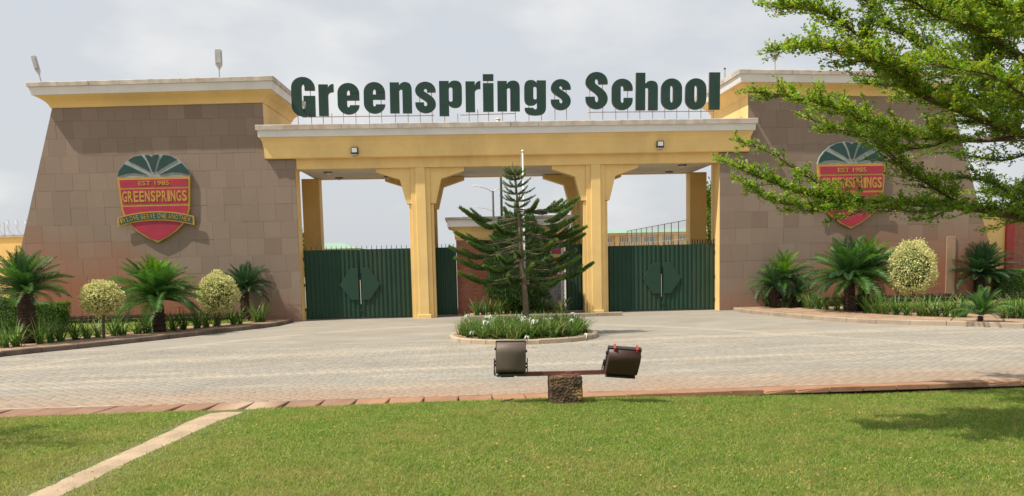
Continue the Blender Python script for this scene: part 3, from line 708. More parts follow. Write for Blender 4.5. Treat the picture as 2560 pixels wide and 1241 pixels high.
def glyph(c):
    if c == 'o': return [strip(arc(M_, XH-1.45, r_, .95, 0, 180)+[(.5, 1.45)]+arc(M_, 1.45, r_, .95, 180, 360)+[(R_, XH-1.45)], 1)], LW, XH
    if c == 'e':
        return [strip(arc(M_, XH-1.45, r_, .95, 0, 180)+arc(M_, 1.40, r_, .90, 180, 355), 1, ((0, 1), (0, 1))), rect(1.0, 2.0, 1.35, 2.72), rect(1.35, 2.0, 2.35, 3.05)], LW, XH
    if c == 'c': return [strip([(R_, XH-1.72)]+arc(M_, XH-1.4, r_, .9, 5, 180)+arc(M_, 1.4, r_, .9, 180, 355)+[(R_, 1.75)], 1, ((0, 1), (0, 1)))], LW, XH
    if c == 'n' or c == 'h':
        H = XH; top = XH-.08 if c == 'n' else CH
        return [rect(0, 0, 1, top) if False else ('strip', [Vector((0, 0)), Vector((0, top))], [Vector((1, 0)), Vector((1, top))]), strip([(1.0, H-.95)]+bez((1.12, H-.78), (1.3, H-.55), (R_, H-.2), (R_, H-1.3), 10)+[(R_, 0)], 1.0, ((1, .6), (0, -1)))], LW, top if c == 'h' else XH
    if c == 'r': return [('strip', [Vector((0, 0)), Vector((0, XH-.08))], [Vector((1, 0)), Vector((1, XH-.08))]), strip([(1.0, XH-1.25), (1.12, XH-.95), (1.3, XH-.72), (1.62, XH-.58)], 1.05, ((1, .6), (1, 0)))], 1.6, XH
    if c == 'i': return [('strip', [Vector((0, 0)), Vector((0, 4.15))], [Vector((1, 0)), Vector((1, 4.15))]), ('strip', [Vector((0, 4.5)), Vector((0, 5.45))], [Vector((1, 4.5)), Vector((1, 5.45))])], 1.0, 5.45
    if c == 'l': return [('strip', [Vector((0, 0)), Vector((0, CH))], [Vector((1, 0)), Vector((1, CH))])], 1.0, CH
    if c == 'p':
        H = 5.2; b = 1.35
        return [('strip', [Vector((0, 0)), Vector((0, H-.08))], [Vector((1, 0)), Vector((1, H-.08))]), strip([(1.0, H-.9)]+bez((1.12, H-.75), (1.3, H-.55), (R_, H-.25), (R_, H-1.3), 8)+bez((R_, b+1.2), (R_, b+.2), (1.3, b+.55), (1.12, b+.72), 8)+[(1.0, b+.85)], .98, ((1, .6), (-1, .6)))], LW, H
    if c == 'g':
        H = 5.2; b = 1.5; W_ = LW
        f = lambda p: (W_-p[0], p[1])
        bowl = [(1.0, H-.9)]+bez((1.12, H-.75), (1.3, H-.5), (R_, H-.25), (R_, H-1.3), 8)+bez((R_, b+1.1), (R_, b+.2), (1.3, b+.5), (1.12, b+.7), 8)+[(1.0, b+.82)]
        return [strip([f(p) for p in bowl], .98, ((-1, .6), (1, .6))), strip([(R_, H-.08), (R_, 1.35)]+bez((R_, 1.1), (R_, .42), (1.5, .46), (M_, .46), 8)+bez((M_, .46), (.75, .46), (.55, .65), (.52, 1.12), 6)[1:], .98, ((0, -1), (0, 1)))], W_, H
    if c in 'sS':
        H = XH if c == 's' else CH; k = H/4.5
        top = [(R_+.0, H-1.52*k)]+arc(M_, H-1.3*k, r_, .8*k, 8, 180, 12)
        midc = bez((.5, H-1.3*k), (.5, H-2.0*k), (R_, H-2.2*k), (R_, 1.3*k), 14)[1:]
        bot = arc(M_, 1.3*k, r_, .8*k, 0, -172, 12)[1:]+[(.5, 1.55*k)]
        return [strip(top+midc+bot, .98, ((0, 1), (0, 1)))], LW, H
    if c == 'G':
        H = CH
        return [strip([(R_, H-2.0)]+arc(M_, H-1.55, r_, 1.05, 5, 180)+arc(M_, 1.5, r_, 1.0, 180, 318)+[(1.72, 1.02)], 1.02, ((0, 1), (.6, .8))), rect(1.22, 2.15, 2.35, 3.0), ('strip', [Vector((1.36, 0.0)), Vector((1.36, 2.15))], [Vector((2.35, 0)), Vector((2.35, 2.15))])] if False else \
            [strip([(R_, H-1.95)]+arc(M_, H-1.55, r_, 1.05, 5, 180)+arc(M_, 1.5, r_, 1.0, 180, 300)+[(1.62, .86)], 1.02, ((0, 1), (.9, .45))), rect(1.2, 2.2, 2.37, 2.98), ('strip', [Vector((1.62, 0.0)), Vector((1.40, .9)), Vector((1.40, 2.2))], [Vector((2.37, 0)), Vector((2.37, .9)), Vector((2.37, 2.2))])], LW, H
def outline(c):
    W_, H = LW, XH
    if c in 'nh':
        t = XH-.06 if c == 'n' else CH
        o = [(0, 0), (0, t), (1, t), (1, H-.50)]+bez((1, H-.50), (1.15, H-.15), (1.4, H), (1.62, H), 6)[1:]+bez((1.62, H), (2.15, H), (2.35, H-.4), (2.35, H-1.15), 8)[1:]+[(2.35, 0), (1.35, 0)]+bez((1.35, H-1.35), (1.35, H-.98), (1.15, H-.95), (1, H-1.25), 6)+[(1, 0)]
        return [o], W_, (t if c == 'h' else H)
    if c == 'r': return [[(0, 0), (0, XH-.06), (1, XH-.06), (1, H-.65)]+bez((1, H-.65), (1.1, H-.2), (1.3, H), (1.6, H+.0), 6)[1:]+[(1.6, H-1.12)]+bez((1.6, H-1.12), (1.2, H-1.12), (1.0, H-1.3), (1, H-1.7), 6)[1:]+[(1, 0)]], 1.6, H
    H = 5.2; b = 1.2 if c == 'p' else 1.45
    slot = bez((1.0, H-1.2), (1.0, H-.85), (1.37, H-.85), (1.37, H-1.2), 6)+bez((1.37, b+1.15), (1.37, b+.8), (1.0, b+.8), (1.0, b+1.15), 6)
    if c == 'p':
        o = [(0, 0), (0, H-.06), (1, H-.06), (1, H-.45)]+bez((1, H-.45), (1.15, H-.12), (1.4, H), (1.6, H), 6)[1:]+bez((1.6, H), (2.15, H), (2.35, H-.4), (2.35, H-1.15), 8)[1:]+bez((2.35, b+1.1), (2.35, b+.4), (2.15, b), (1.6, b), 8)+bez((1.6, b), (1.4, b), (1.15, b+.12), (1, b+.4), 6)[1:]+[(1, 0)]
        return [o, slot], W_, H
    m_ = lambda q: [(W_-x, y) for x, y in q]
    o = [(W_, H-.06)]+bez((W_, 1.15), (W_, .35), (2.0, 0), (M_, 0), 8)+bez((M_, 0), (.4, 0), (.03, .35), (.03, 1.12), 8)[1:]+[(.98, 1.12)]+bez((.98, 1.12), (.98, .80), (1.37, .80), (1.37, 1.2), 6)[1:]
    o += m_([(.98, b+.4)])+m_(bez((1, b+.4), (1.15, b+.12), (1.4, b), (1.6, b), 6))+m_(bez((1.6, b), (2.15, b), (2.35, b+.4), (2.35, b+1.1), 8)[1:])+m_(bez((2.35, H-1.15), (2.35, H-.4), (2.15, H), (1.6, H), 8))+m_(bez((1.6, H), (1.4, H), (1.15, H-.12), (1, H-.45), 6)[1:])+[(1.35, H-.06)]
    return [o, m_(slot)], W_, H
def outline_mesh(c, wpx, hpx, depth):
    loops, W_, H = outline(c); cu = bpy.data.curves.new('t', 'CURVE'); cu.dimensions = '2D'; cu.fill_mode = 'BOTH'; cu.extrude = depth/2
    for lp in loops:
        q = [(x*wpx/W_, y*hpx/H) for x, y in lp]; q = [p for i, p in enumerate(q) if math.dist(p, q[i-1]) > 1e-5]
        sp_ = cu.splines.new('POLY'); sp_.points.add(len(q)-1); sp_.use_cyclic_u = True
        for i, (x, y) in enumerate(q): sp_.points[i].co = (x, y, 0, 1)
    o = bpy.data.objects.new('t', cu); COL.objects.link(o); me = bpy.data.meshes.new_from_object(o.evaluated_get(bpy.context.evaluated_depsgraph_get())); bpy.data.objects.remove(o)
    me.name = 'letter'; me.transform(Matrix.Translation((0, depth/2, 0)) @ Matrix.Rotation(math.pi/2, 4, 'X')); me.materials.clear(); me.materials.append(M_SIGN); me.materials.append(M_SIGNE)
    for p in me.polygons: p.material_index = 1 if abs(p.normal.y) < .5 else 0
    return me
def letter_mesh(c, wpx, hpx, depth=.12):
    if c in 'nhrpg': return outline_mesh(c, wpx, hpx, depth)
    parts, W_, H = glyph(c); sx, sy = wpx/W_, hpx/H
    vs = []; fs = []
    for ki, (_, A, B) in enumerate(parts):
        n = len(A); b = len(vs); yo = .004*(ki if c not in 'nhrpg' else len(parts)-1-ki)
        for y in (yo, depth-yo):
            for i in range(n): vs.append((A[i].x*sx, y, A[i].y*sy)); vs.append((B[i].x*sx, y, B[i].y*sy))
        o2 = 2*n
        for i in range(n-1):
            p = b+2*i; fs.append((p, p+1, p+3, p+2)); fs.append((p+o2, p+o2+2, p+o2+3, p+o2+1)); fs.append((p, p+2, p+2+o2, p+o2)); fs.append((p+1, p+1+o2, p+3+o2, p+3))
        fs.append((b, b+o2, b+o2+1, b+1)); e = b+2*n-2; fs.append((e, e+1, e+1+o2, e+o2))
    me = bpy.data.meshes.new('letter'); me.from_pydata(vs, [], fs); me.materials.append(M_SIGN); me.materials.append(M_SIGNE)
    for p in me.polygons:
        if abs(p.normal.y) < .5: p.material_index = 1
    return me
LETTERS = [('G', 731, 789, 193.3, 292), ('r', 798.5, 836, 211, 290.5), ('e', 845.5, 899.5, 208.3, 287), ('e', 910.7, 964, 206, 285), ('n', 976, 1030.5, 206, 284), ('s', 1038.7, 1090.5, 205, 284),
           ('p', 1099, 1155.7, 202.5, 291), ('r', 1164.5, 1202, 203.5, 281), ('i', 1208, 1234.5, 186.5, 280), ('n', 1244, 1299.7, 202.5, 279), ('g', 1311, 1365, 201, 289.5), ('s', 1377, 1427, 198.6, 276.5),
           ('S', 1463.3, 1519, 178.3, 276.5), ('c', 1529, 1581, 197.7, 276), ('h', 1589, 1643.7, 183, 276.5), ('o', 1652, 1704, 197, 275.5), ('o', 1712.3, 1764.5, 196.7, 275), ('l', 1771.8, 1798.3, 182, 275)]
SY = 30.35
sign = empty('school_name_sign', (1.65, SY, zc), label='row of dark green letters reading Greensprings School standing on thin posts above the portal', cat='sign')
rsegs = [(755, 1085, 0), (1150, 1290, 0), (1470, 1788, 0)]
posts = MB()
for c, x0, x1, yt, yb in LETTERS:
    a = at(x0, yb, Y=SY); b = at(x1, yb, Y=SY); t = at(x0, yt, Y=SY)
    link('letter', letter_mesh(c, (b-a).length, t.z-a.z), sign, (a.x-1.65, -.06, a.z-zc), (0, -math.atan2(b.z-a.z, b.x-a.x), 0))
    w = b.x-a.x; fr = (.22, .8) if c not in 'il' else (.5,)
    for f in fr:
        x = a.x+w*f-1.65; top = a.z-zc+.1
        if c in 'secGSg': top = t.z-zc-.12
        if c == 'i': top = t.z-zc-.05
        MB().tube([(x, .09, -.1), (x, .09, top)], .014, 5).build('post', M_RAIL, sign)
for x0, x1, _ in rsegs:
    a = at(x0, 292 if x0 < 1000 else (287 if x0 < 1400 else 280), Y=SY); b = at(x1, 288 if x0 < 1000 else (283 if x0 < 1400 else 277), Y=SY)
    MB().tube([(a.x-1.65, .12, a.z-zc), (b.x-1.65, .12, b.z-zc)], .016, 5).build('rail', M_RAIL, sign)

# ------------------------------------------------------------------ crests
def text_mesh(s, mat, size=1, bold=0.0, ext=.006):
    c = bpy.data.curves.new('t', 'FONT'); c.body = s; c.size = size; c.offset = bold; c.extrude = ext; c.resolution_u = 3
    c.align_x = 'CENTER'; o = bpy.data.objects.new('t', c); COL.objects.link(o)
    dg = bpy.context.evaluated_depsgraph_get(); me = bpy.data.meshes.new_from_object(o.evaluated_get(dg)); me.name = 'lettering'
    bpy.data.objects.remove(o); me.materials.clear(); me.materials.append(mat)
    me.transform(Matrix.Rotation(math.pi/2, 4, 'X')); return me
def bounds(me):
    xs = [v.co.x for v in me.vertices]; zs = [v.co.z for v in me.vertices]; return min(xs), max(xs), min(zs), max(zs)
def fit_text(s, parent, x0, x1, z0, z1, y, mat, bold=.0, name='lettering', rot=0):
    me = text_mesh(s, mat, 1, bold); a, b, c, d = bounds(me); sx = (x1-x0)/(b-a); sz = (z1-z0)/(d-c)
    me.transform(Matrix.Diagonal((sx, 1, sz, 1)) @ Matrix.Translation((-(a+b)/2, 0, -(c+d)/2)))
    return link(name, me, parent, ((x0+x1)/2, y, (z0+z1)/2), (0, rot, 0))
def crest(root_loc, rz, W_, Hs, label):
    """W_ width in metres, built in units of width; origin at the shield's top left corner"""
    r = empty('school_crest', root_loc, rz, label=label, cat='crest', group='school crests on the towers')
    def pr(name, poly, y0, y1, mat, b=.004, par=None):
        P = [(x*W_, z*Hs) for x, z in poly]
        a = sum(P[i][0]*P[(i+1) % len(P)][1]-P[(i+1) % len(P)][0]*P[i][1] for i in range(len(P)))
        if a < 0: P = P[::-1]
        m = MB(); m.prism(P, y0, y1, inset=b); return m.build(name, mat, par or r)
    half = [(0, 0), (.02, -.33), (.03, -.45), (.06, -.55), (.12, -.66), (.22, -.76), (.36, -.855), (.5, -.925)]
    shield = half+[(1-x, z) for x, z in half[::-1][1:]]
    pr('shield', shield, -.12, .0, M_GOLD)
    top = [(0, .02), (.03, .11), (.09, .19), (.17, .26), (.27, .305), (.38, .325), (.47, .318), (.5, .30), (.53, .318), (.62, .325), (.73, .305), (.83, .26), (.91, .19), (.97, .11), (1, .02), (1, .003), (0, .003)]
    pr('palm_plate', top, -.10, .0, M_CGREY)
    lv = [[(0.005, .025), (.03, .10), (.105, .195), (.20, .15), (.30, .095), (.42, .035), (.26, .068), (.13, .062)],
          [(.165, .245), (.25, .296), (.35, .312), (.40, .24), (.455, .08), (.40, .115), (.315, .165)],
          [(.395, .318), (.455, .312), (.49, .285), (.52, .312), (.585, .318), (.55, .20), (.515, .08), (.485, .08), (.45, .20)]]
    lv += [[(1-x, z) for x, z in lv[1]], [(1-x, z) for x, z in lv[0]]]
    for l in lv: pr('palm_leaf', l, -.125, -.1005, M_CLEAF)
    g = .026
    def side_x(z):     # half shield edge at depth z
        for (xa, za), (xb2, zb2) in zip(half[:-1], half[1:]):
            if zb2 <= z <= za: return xa+(xb2-xa)*(z-za)/(zb2-za)
        return .5
    def panel(z0, z1, n=6, z0c=None, z1c=None):
        zs = [z0+(z1-z0)*i/n for i in range(n+1)]
        Lp = [(side_x(z)+g, z) for z in zs]; return Lp+[(1-x, z) for x, z in Lp[::-1]]
    pr('red_panel', panel(-.028, -.135), -.132, -.1205, M_RED); pr('red_panel', panel(-.16, -.375), -.132, -.1205, M_RED)
    p3 = panel(-.405, -.60); pr('red_panel', p3, -.132, -.1205, M_RED)
    zs = [-.60-(.27)*i/8 for i in range(9)]; Lp = [(min(.5, side_x(z)+g*1.25), z) for z in zs if side_x(z)+g*1.25 < .5]+[(.5, -.893)]
    pr('red_panel', [(.12+g, -.62)] and Lp+[(1-x, z) for x, z in Lp[::-1][1:]], -.132, -.1205, M_RED)
    # banner
    def bz(x, off): return -.605+.105*(1-((x-.5)/.53)**2)*.75+off
    N_ = 14; xs = [-.03+1.06*i/N_ for i in range(N_+1)]
    outer = [(x, bz(x, .045)) for x in xs]+[(x, bz(x, -.085)) for x in xs[::-1]]
    def ribbon(name, x0, x1, o0, o1, y0, y1, mat):
        xs = [x0+(x1-x0)*i/N_ for i in range(N_+1)]; vs = []
        for y in (y0, y1):
            for x in xs: vs += [(x*W_, y, bz(x, o0)*Hs), (x*W_, y, bz(x, o1)*Hs)]
        k = 2*(N_+1); fs = []
        for i in range(N_):
            p = 2*i; fs += [(p, p+2, p+3, p+1)[::-1], (p+k, p+k+1, p+k+3, p+k+2)[::-1], (p, p+k, p+k+2, p+2), (p+1, p+3, p+3+k, p+1+k)]
        fs += [(0, 1, 1+k, k), (2*N_, 2*N_+k, 2*N_+1+k, 2*N_+1)]
        m = MB(); m.add(vs, fs); return m.build(name, mat, r)
    ribbon('banner', -.03, 1.03, .045, -.085, -.165, -.1325, M_GOLD); ribbon('banner_field', -.005, 1.005, .028, -.068, -.172, -.1655, M_CGRN)
    s = 'IN LOVE SERVE ONE ANOTHER'; wsum = {'I': .45, ' ': .35, 'N': 1.0, 'O': 1.05, 'V': .95, 'E': .85}
    ws = [wsum.get(c, .9) for c in s]; tot = sum(ws); x = .012; sc = .976/tot
    for c, w in zip(s, ws):
        ww = w*sc
        if c != ' ':
            xc = x+ww/2; zc_ = bz(xc, -.02); sl_ = (bz(xc+.01, 0)-bz(xc-.01, 0))/.02*Hs/W_
            fit_text(c, r, (xc-ww*.40)*W_, (xc+ww*.40)*W_, (zc_-.034)*Hs, (zc_+.034)*Hs, -.175, M_GOLD, .0, 'letter', -math.atan(sl_))
        x += ww
    x = .05; s = 'GREENSPRINGS'; ws = [.55 if c == 'I' else 1 for c in s]; sc = .90/sum(ws)
    for c, w in zip(s, ws):
        ww = w*sc; fit_text(c, r, (x+ww*.07)*W_, (x+ww*.93)*W_, -.345*Hs, -.19*Hs, -.138, M_GOLD, .025, 'letter'); x += ww
    fit_text('EST 1985', r, .29*W_, .71*W_, -.113*Hs, -.05*Hs, -.138, M_GOLD, .01)
    return r
xl, zl = locL(297, 446); xr_, zr_ = locL(478, 443); zt_ = locL(393, 607)[1]
P = TL+Vector((math.cos(math.radians(-2.0)), math.sin(math.radians(-2.0)), 0))*xl
crest((P.x, P.y-.006, (zl+zr_)/2), math.radians(-2.0), xr_-xl, ((zl+zr_)/2-zt_)/.925, 'red and gold crest with palm leaves, fully visible on the left tower')
xl, zl = locR(2041, 413); xr_, zr_ = locR(2210, 411); zt_ = locR(2124, 572)[1]
P = TR+Vector((math.cos(math.radians(2.0)), math.sin(math.radians(2.0)), 0))*xl
crest((P.x, P.y-.006, (zl+zr_)/2), math.radians(2.0), xr_-xl, ((zl+zr_)/2-zt_)/.925, 'red and gold crest on the right tower, partly covered by branches')

# ------------------------------------------------------------------ gates
def gate(name_lab, xL, xR, y, z0, z1, leaves=2, plate=True, nrib=12, spikes=11, group='green sheet metal gates'):
    xc = (xL+xR)/2; g = empty('metal_gate', (xc, y, z0), label=name_lab, cat='gate', group=group)
    W_ = xR-xL; H = z1-z0; gap = .022; lw = (W_-gap*(leaves-1))/leaves
    for k in range(leaves):
        a = -W_/2+k*(lw+gap); b = a+lw
        m = MB(); t = .045
        for q in ((a, a+t, .0, H), (b-t, b, .0, H)): m.box(q[0], q[1], -.02, .02, q[2], q[3])
        m.box(a+t, b-t, -.018, .018, 0, t); m.box(a+t, b-t, -.018, .018, H-t, H); m.box(a+t, b-t, .0, .018, H*.5, H*.5+t)
        m.build('gate_frame', M_GREEN, g)
        rw = (lw-.02)/nrib; me = None
        for i in range(nrib):
            if me is None:       # one folded strip: flat, slope, rib, slope
                m = MB(); xs = [0, rw*.16, rw*.32, rw*.68, rw*.84, rw*.999]; ys = [-.022, -.022, -.048, -.048, -.022, -.022]
                vs = [(x, yy, z) for z in (0, H-.012) for x, yy in zip(xs, ys)]+[(x, yy+.003, z) for z in (0, H-.012) for x, yy in zip(xs, ys)]
                fs = [(i_, i_+1, i_+7, i_+6) for i_ in range(5)]+[(i_+12, i_+18, i_+19, i_+13) for i_ in range(5)]
                m.add(vs, fs); me = m.mesh('sheet_fold', M_GREEN)
            link('sheet_fold', me, g, (a+.01+i*rw, 0, .03))
        sm = None
        for i in range(spikes):
            if sm is None:
                s_ = MB(); s_.tube([(0, 0, -.25), (0, 0, .12), (0, 0, .155)], [.011, .011, .003], 6); sm = s_.mesh('spike', M_GREEN)
            link('spike', sm, g, (a+.09+(lw-.18)*i/max(1, spikes-1), .03, H))
        if plate:
            pw_ = .67; ph = .58; c = H*.5
            P = [(0, -ph), (pw_*.42, -ph), (pw_, -.02), (pw_*.42, ph), (0, ph)]
            if k == 0: P = [(b-.05-x, c+z) for x, z in P][::-1]
            else: P = [(a+.05+x, c+z) for x, z in P]
            m = MB(); m.prism(P, -.088, -.064, inset=.006); m.build('hexagon_plate', M_GREENP, g)
        for zz in (.35, H*.5, H-.3):
            xx = a if k == 0 else b
            m = MB(); m.tube([(xx+(-.03 if k == 0 else .03), -.04, zz-.07), (xx+(-.03 if k == 0 else .03), -.04, zz+.07)], .02, 8); m.box(xx-.03, xx+.03, -.045, -.03, zz-.04, zz+.04); m.build('hinge', M_DARK, g)
    if plate:
        m = MB(); m.box(-.035, .035, .019, .026, H*.56, H-.02); m.box(-.02, .02, .019, .026, .02, .5); m.build('cover_strip', M_GREEN, g)
        m = MB(); m.box(-.05, .05, -.075, -.064, .25, .31); m.tube([(.03, -.09, .05), (.03, -.09, .6)], .012, 6); m.build('drop_bolt', M_GREENP, g)
    return g
GY = 30.55
def gx_(px): return at(px, 700, Y=GY).x
gate('wide green two-leaf metal gate between the left tower and the left pillar', gx_(760)+.04, gx_(1037), GY, .04, at(900, 625, Y=GY).z)
gate('wide green two-leaf metal gate between the right pillar and the right tower', gx_(1520), gx_(1787)-.02, GY, .04, at(1650, 614, Y=GY).z)
gate('narrow green gate squeezed between the left pillar and the red brick gatehouse', gx_(1090), gx_(1142), GY+.25, .06, at(1115, 620, Y=GY).z, 1, False, 5, 5, 'narrow side gates')
gate('narrow green gate right of the gatehouse banner, beside the right pillar', gx_(1417), gx_(1468), GY+.25, .10, at(1440, 612, Y=GY).z, 1, False, 5, 5, 'narrow side gates')
# spiked railing leaning inside the right gate
r = empty('spiked_railing', (at(1757, 610, Y=32).x, 32.0, 0), label='short dark spiked railing showing above the right end of the right gate', cat='railing')
zt_ = at(1757, 599, Y=32).z
for i in range(9):
    x = -.42+.105*i; MB().tube([(x, 0, 0), (x, 0, zt_-.02), (x, 0, zt_+.03)], [.022, .022, .004], 5).build('bar', M_DARK, r)
m = MB(); m.box(-.46, .46, -.018, .018, zt_-.22, zt_-.17); m.box(-.46, .46, -.018, .018, .2, .25); m.build('rail', M_DARK, r)

# ------------------------------------------------------------------ gatehouse
HX0 = at(1143, 700, Y=31.15).x; HX1 = at(1411, 700, Y=31.15).x; HY = 31.15
hz1 = at(1150, 600, Y=HY).z; hzt = at(1280, 541, Y=30.9).z
gh = empty('gatehouse', ((HX0+HX1)/2, HY, 0), label='small red brick gatehouse with white and yellow cornice standing between the two pillars', cat='gatehouse')
gc = (HX0+HX1)/2; hw = (HX1-HX0)/2
m = MB(); m.box(-hw+.015, hw-.015, .012, 2.6, -.05, hz1); m.build('wall', M_MORTAR, gh)
bw, bh = .222, .078; me_b = []
for k in range(5):
    m = MB(); m.prism([(0, 0), (bw-.012, 0), (bw-.012, bh-.012), (0, bh-.012)], random.uniform(-.003, .003), .0115, inset=.003); me_b.append(m.mesh('brick', M_BRICK))
m_half = MB(); m_half.prism([(0, 0), (bw/2-.012, 0), (bw/2-.012, bh-.012), (0, bh-.012)], 0, .0115, inset=.003); me_h = m_half.mesh('brick', M_BRICK)
stuffb = MB(); z = 0.0; r_i = 0; cnt = 0
while z+bh < hz1+.04:
    x = -hw; first = True
    if r_i % 2: link('brick', me_h, gh, (x, 0, z)); x += bw/2; cnt += 1
    while x+bw*.6 < hw:
        w = min(bw, hw-x); vis = x < -hw+1.35 or x > hw-.20
        if vis and cnt < 296 and w > bw*.9: link('brick', random.choice(me_b), gh, (x, 0, z)); cnt += 1
        else: stuffb.prism([(x, z), (x+w-.012, z), (x+w-.012, z+bh-.012), (x, z+bh-.012)], random.uniform(-.003, .003), .0115, inset=.003)
        x += bw
    z += bh; r_i += 1
# gable ends: bricks on the two side walls, too oblique to pick apart
for sx in (-1, 1):
    z = 0; r_i = 0
    while z+bh < hz1+.04:
        y = .02+(bw/2 if r_i % 2 else 0)
        while y+bw < 2.6:
            a, b = sorted((sx*(hw-.015), sx*hw)); stuffb.box(a, b, y, y+bw-.012, z, z+bh-.012); y += bw
        z += bh; r_i += 1
o = stuffb.build('brickwork', M_BRICK, gh); o['kind'] = 'stuff'
m = MB(); ring_moulding(m, -hw, hw, 0, 2.6, [(.015, hz1-.02), (.02, hz1+.02), (.05, hz1+.06), (.05, hz1+.30), (.10, hz1+.38), (.22, hz1+.47)], lambda x: 0); m.build('cornice', M_YEL, gh)
m = MB(); ring_moulding(m, -hw, hw, 0, 2.6, [(0, hz1+.471), (.30, hz1+.472), (.31, hzt-.14), (.33, hzt-.10), (.2, hzt-.099)], lambda x: 0); m.build('white_band', M_WHITE, gh)
n = 8; w = (2*hw+.76)/n
for i in range(n):
    a = -hw-.38+i*w; m = MB(); m.bbox(a+.004, a+w-.004, -.40, 3.0, hzt-.098, hzt+random.uniform(-.006, .006), b=.012); m.build('coping_stone', M_CAP, gh)
# banner on the gatehouse
def flatmat(name, fn):
    m, t, b, _ = newmat(name); c = fn(t); t.links.new(c, b.inputs['Base Color']); b.inputs['Roughness'].default_value = .45; return m
def photo_top(t): n = noise(t, 3.5, 6, .6); return mix(t, ramp(t, n, .35, .6), (.045, .035, .04), (.16, .17, .15))
def photo_low(t):
    n = noise(t, 9, 4, .6, sc=(3, 1, 1)); c = mix(t, ramp(t, n, .45, .6), (.30, .33, .30), (.08, .06, .07))
    return mix(t, ramp(t, noise(t, 5, 3, sc=(1, 1, 3)), .5, .6), c, (.26, .16, .14))
M_PT = flatmat('print_dark_photo', photo_top); M_PL = flatmat('print_crowd_photo', photo_low)
M_MAG = plain('print_magenta', (.42, .02, .075), .45, .12, 3, 0); M_YST = plain('print_yellow_green', (.50, .50, .12), .45, .1, 3, 0); M_BLU = plain('print_blue', (.06, .22, .48), .45, .1, 3, 0)
M_PW = plain('print_white', (.75, .74, .72), .45, .04, 3, 0)
by = 31.05; bxa = at(1335, 650, Y=by).x; bxb = at(1409, 650, Y=by).x; bz1 = at(1390, 606, Y=by).z; bz0 = at(1390, 766, Y=by).z
bn = empty('banner', ((bxa+bxb)/2, by, bz0), label='tall printed vinyl banner in magenta and photographs hanging on the right of the gatehouse front', cat='banner')
bw_ = (bxb-bxa)/2; BH = bz1-bz0
def prx(px): return at(px, 650, Y=by).x-(bxa+bxb)/2
def pzz(py): return at(1390, py, Y=by).z-bz0
m = MB(); m.box(-bw_, bw_, 0, .012, 0, BH); m.build('sheet', M_PW, bn)
e = prx(1403)
def pane(name, z0, z1, mat, x1=None): m = MB(); m.box(-bw_+.01, x1 if x1 else e, -.0035, -.0004, z0, z1); return m.build(name, mat, bn)
pane('top_picture', pzz(624), BH-.01, M_PT); pane('magenta_band', pzz(636), pzz(624)-.002, M_MAG); pane('yellow_strip', pzz(643), pzz(636)-.002, M_YST)
pane('magenta_band', pzz(692), pzz(643)-.002, M_MAG); pane('white_strip', pzz(696), pzz(692)-.002, M_YST); pane('crowd_picture', .02, pzz(696)-.002, M_PL, prx(1401))
m = MB(); m.prism([(prx(1376), pzz(671)), (prx(1382), pzz(671)), (prx(1390), pzz(657)), (prx(1384), pzz(657))], -.006, -.0037); m.build('blue_stroke', M_BLU, bn)
fit_text('N', bn, prx(1364.5), prx(1370.5), pzz(636)+.02, pzz(628), -.0075, M_PW, .02, 'letter'); fit_text('D', bn, prx(1372), prx(1379), pzz(636)+.02, pzz(628), -.0075, M_PW, .02, 'letter')
for i, c in enumerate('KIN'): fit_text(c, bn, prx(1389.5+i*4), prx(1392.5+i*4), pzz(687), pzz(681), -.0075, M_PW, .02, 'letter')

# ------------------------------------------------------------------ perimeter walls left and right
wl = empty('perimeter_wall', (-20.5, 33.5, 0), label='yellow boundary wall with red base running off behind the left tower', cat='wall', group='boundary walls beside the towers')
zt_ = at(25, 588, Y=33.5).z
m = MB(); m.box(-8, 7, 0, .25, .9, zt_-.10); m.build('panel', M_YEL, wl); m = MB(); m.box(-8, 7, -.05, .30, zt_-.099, zt_); m.build('coping', M_CAP, wl)
m = MB(); m.box(-8, 7, -.03, .28, 0, .9); m.build('plinth', M_RED2, wl)
for x in (-5, -2, 1.2, 4.4): m = MB(); m.bbox(x-.2, x+.2, -.09, -.031, 0, zt_-.1, b=.01); m.build('pilaster', M_YEL, wl)
rw = empty('razor_wire', (-20.5, 33.6, zt_), label='coils of razor wire along the top of the left boundary wall', cat='wire')
m = MB(); R0 = .24; pts = [(-6+.012*i, .0+R0*math.cos(i*.22)*.9, .30+R0*math.sin(i*.22)*1.15) for i in range(1050)]
m.tube(pts, .009, 3, False); m.build('coil', M_STEEL, rw)
for x in (-5, -2.5, 0, 2.5, 5): MB().tube([(x, 0, -.05), (x, 0, .5)], .012, 5).build('stake', M_STEEL, rw)
wy = 31.6
xa = at(2440, 600, Y=wy).x; xr = at(2512, 600, Y=wy).x; xr2 = at(2532, 600, Y=wy).x; zt_ = at(2500, 531, Y=wy).z
wr = empty('perimeter_wall', (xr, wy, 0), label='boundary wall right of the right tower with yellow end, red pilaster and brick infill', cat='wall', group='boundary walls beside the towers')
m = MB(); m.box(xa-xr-1, 0, 0, .3, .0, zt_); m.build('yellow_panel', M_YEL, wr)
m = MB(); m.bbox(0.002, xr2-xr, -.12, .35, 0, zt_+.03, b=.012); m.build('pilaster', M_RED2, wr)
m = MB(); m.box(xr2-xr+.002, 9, .03, .3, 0, zt_); m.build('infill_wall', M_MORTAR, wr)
m = MB(); m.box(xa-xr-1, 9, -.16, .42, zt_+.031, zt_+.15); m.build('coping', M_CAP, wr)
z = 0; ri = 0; bs = MB(); c_ = 0
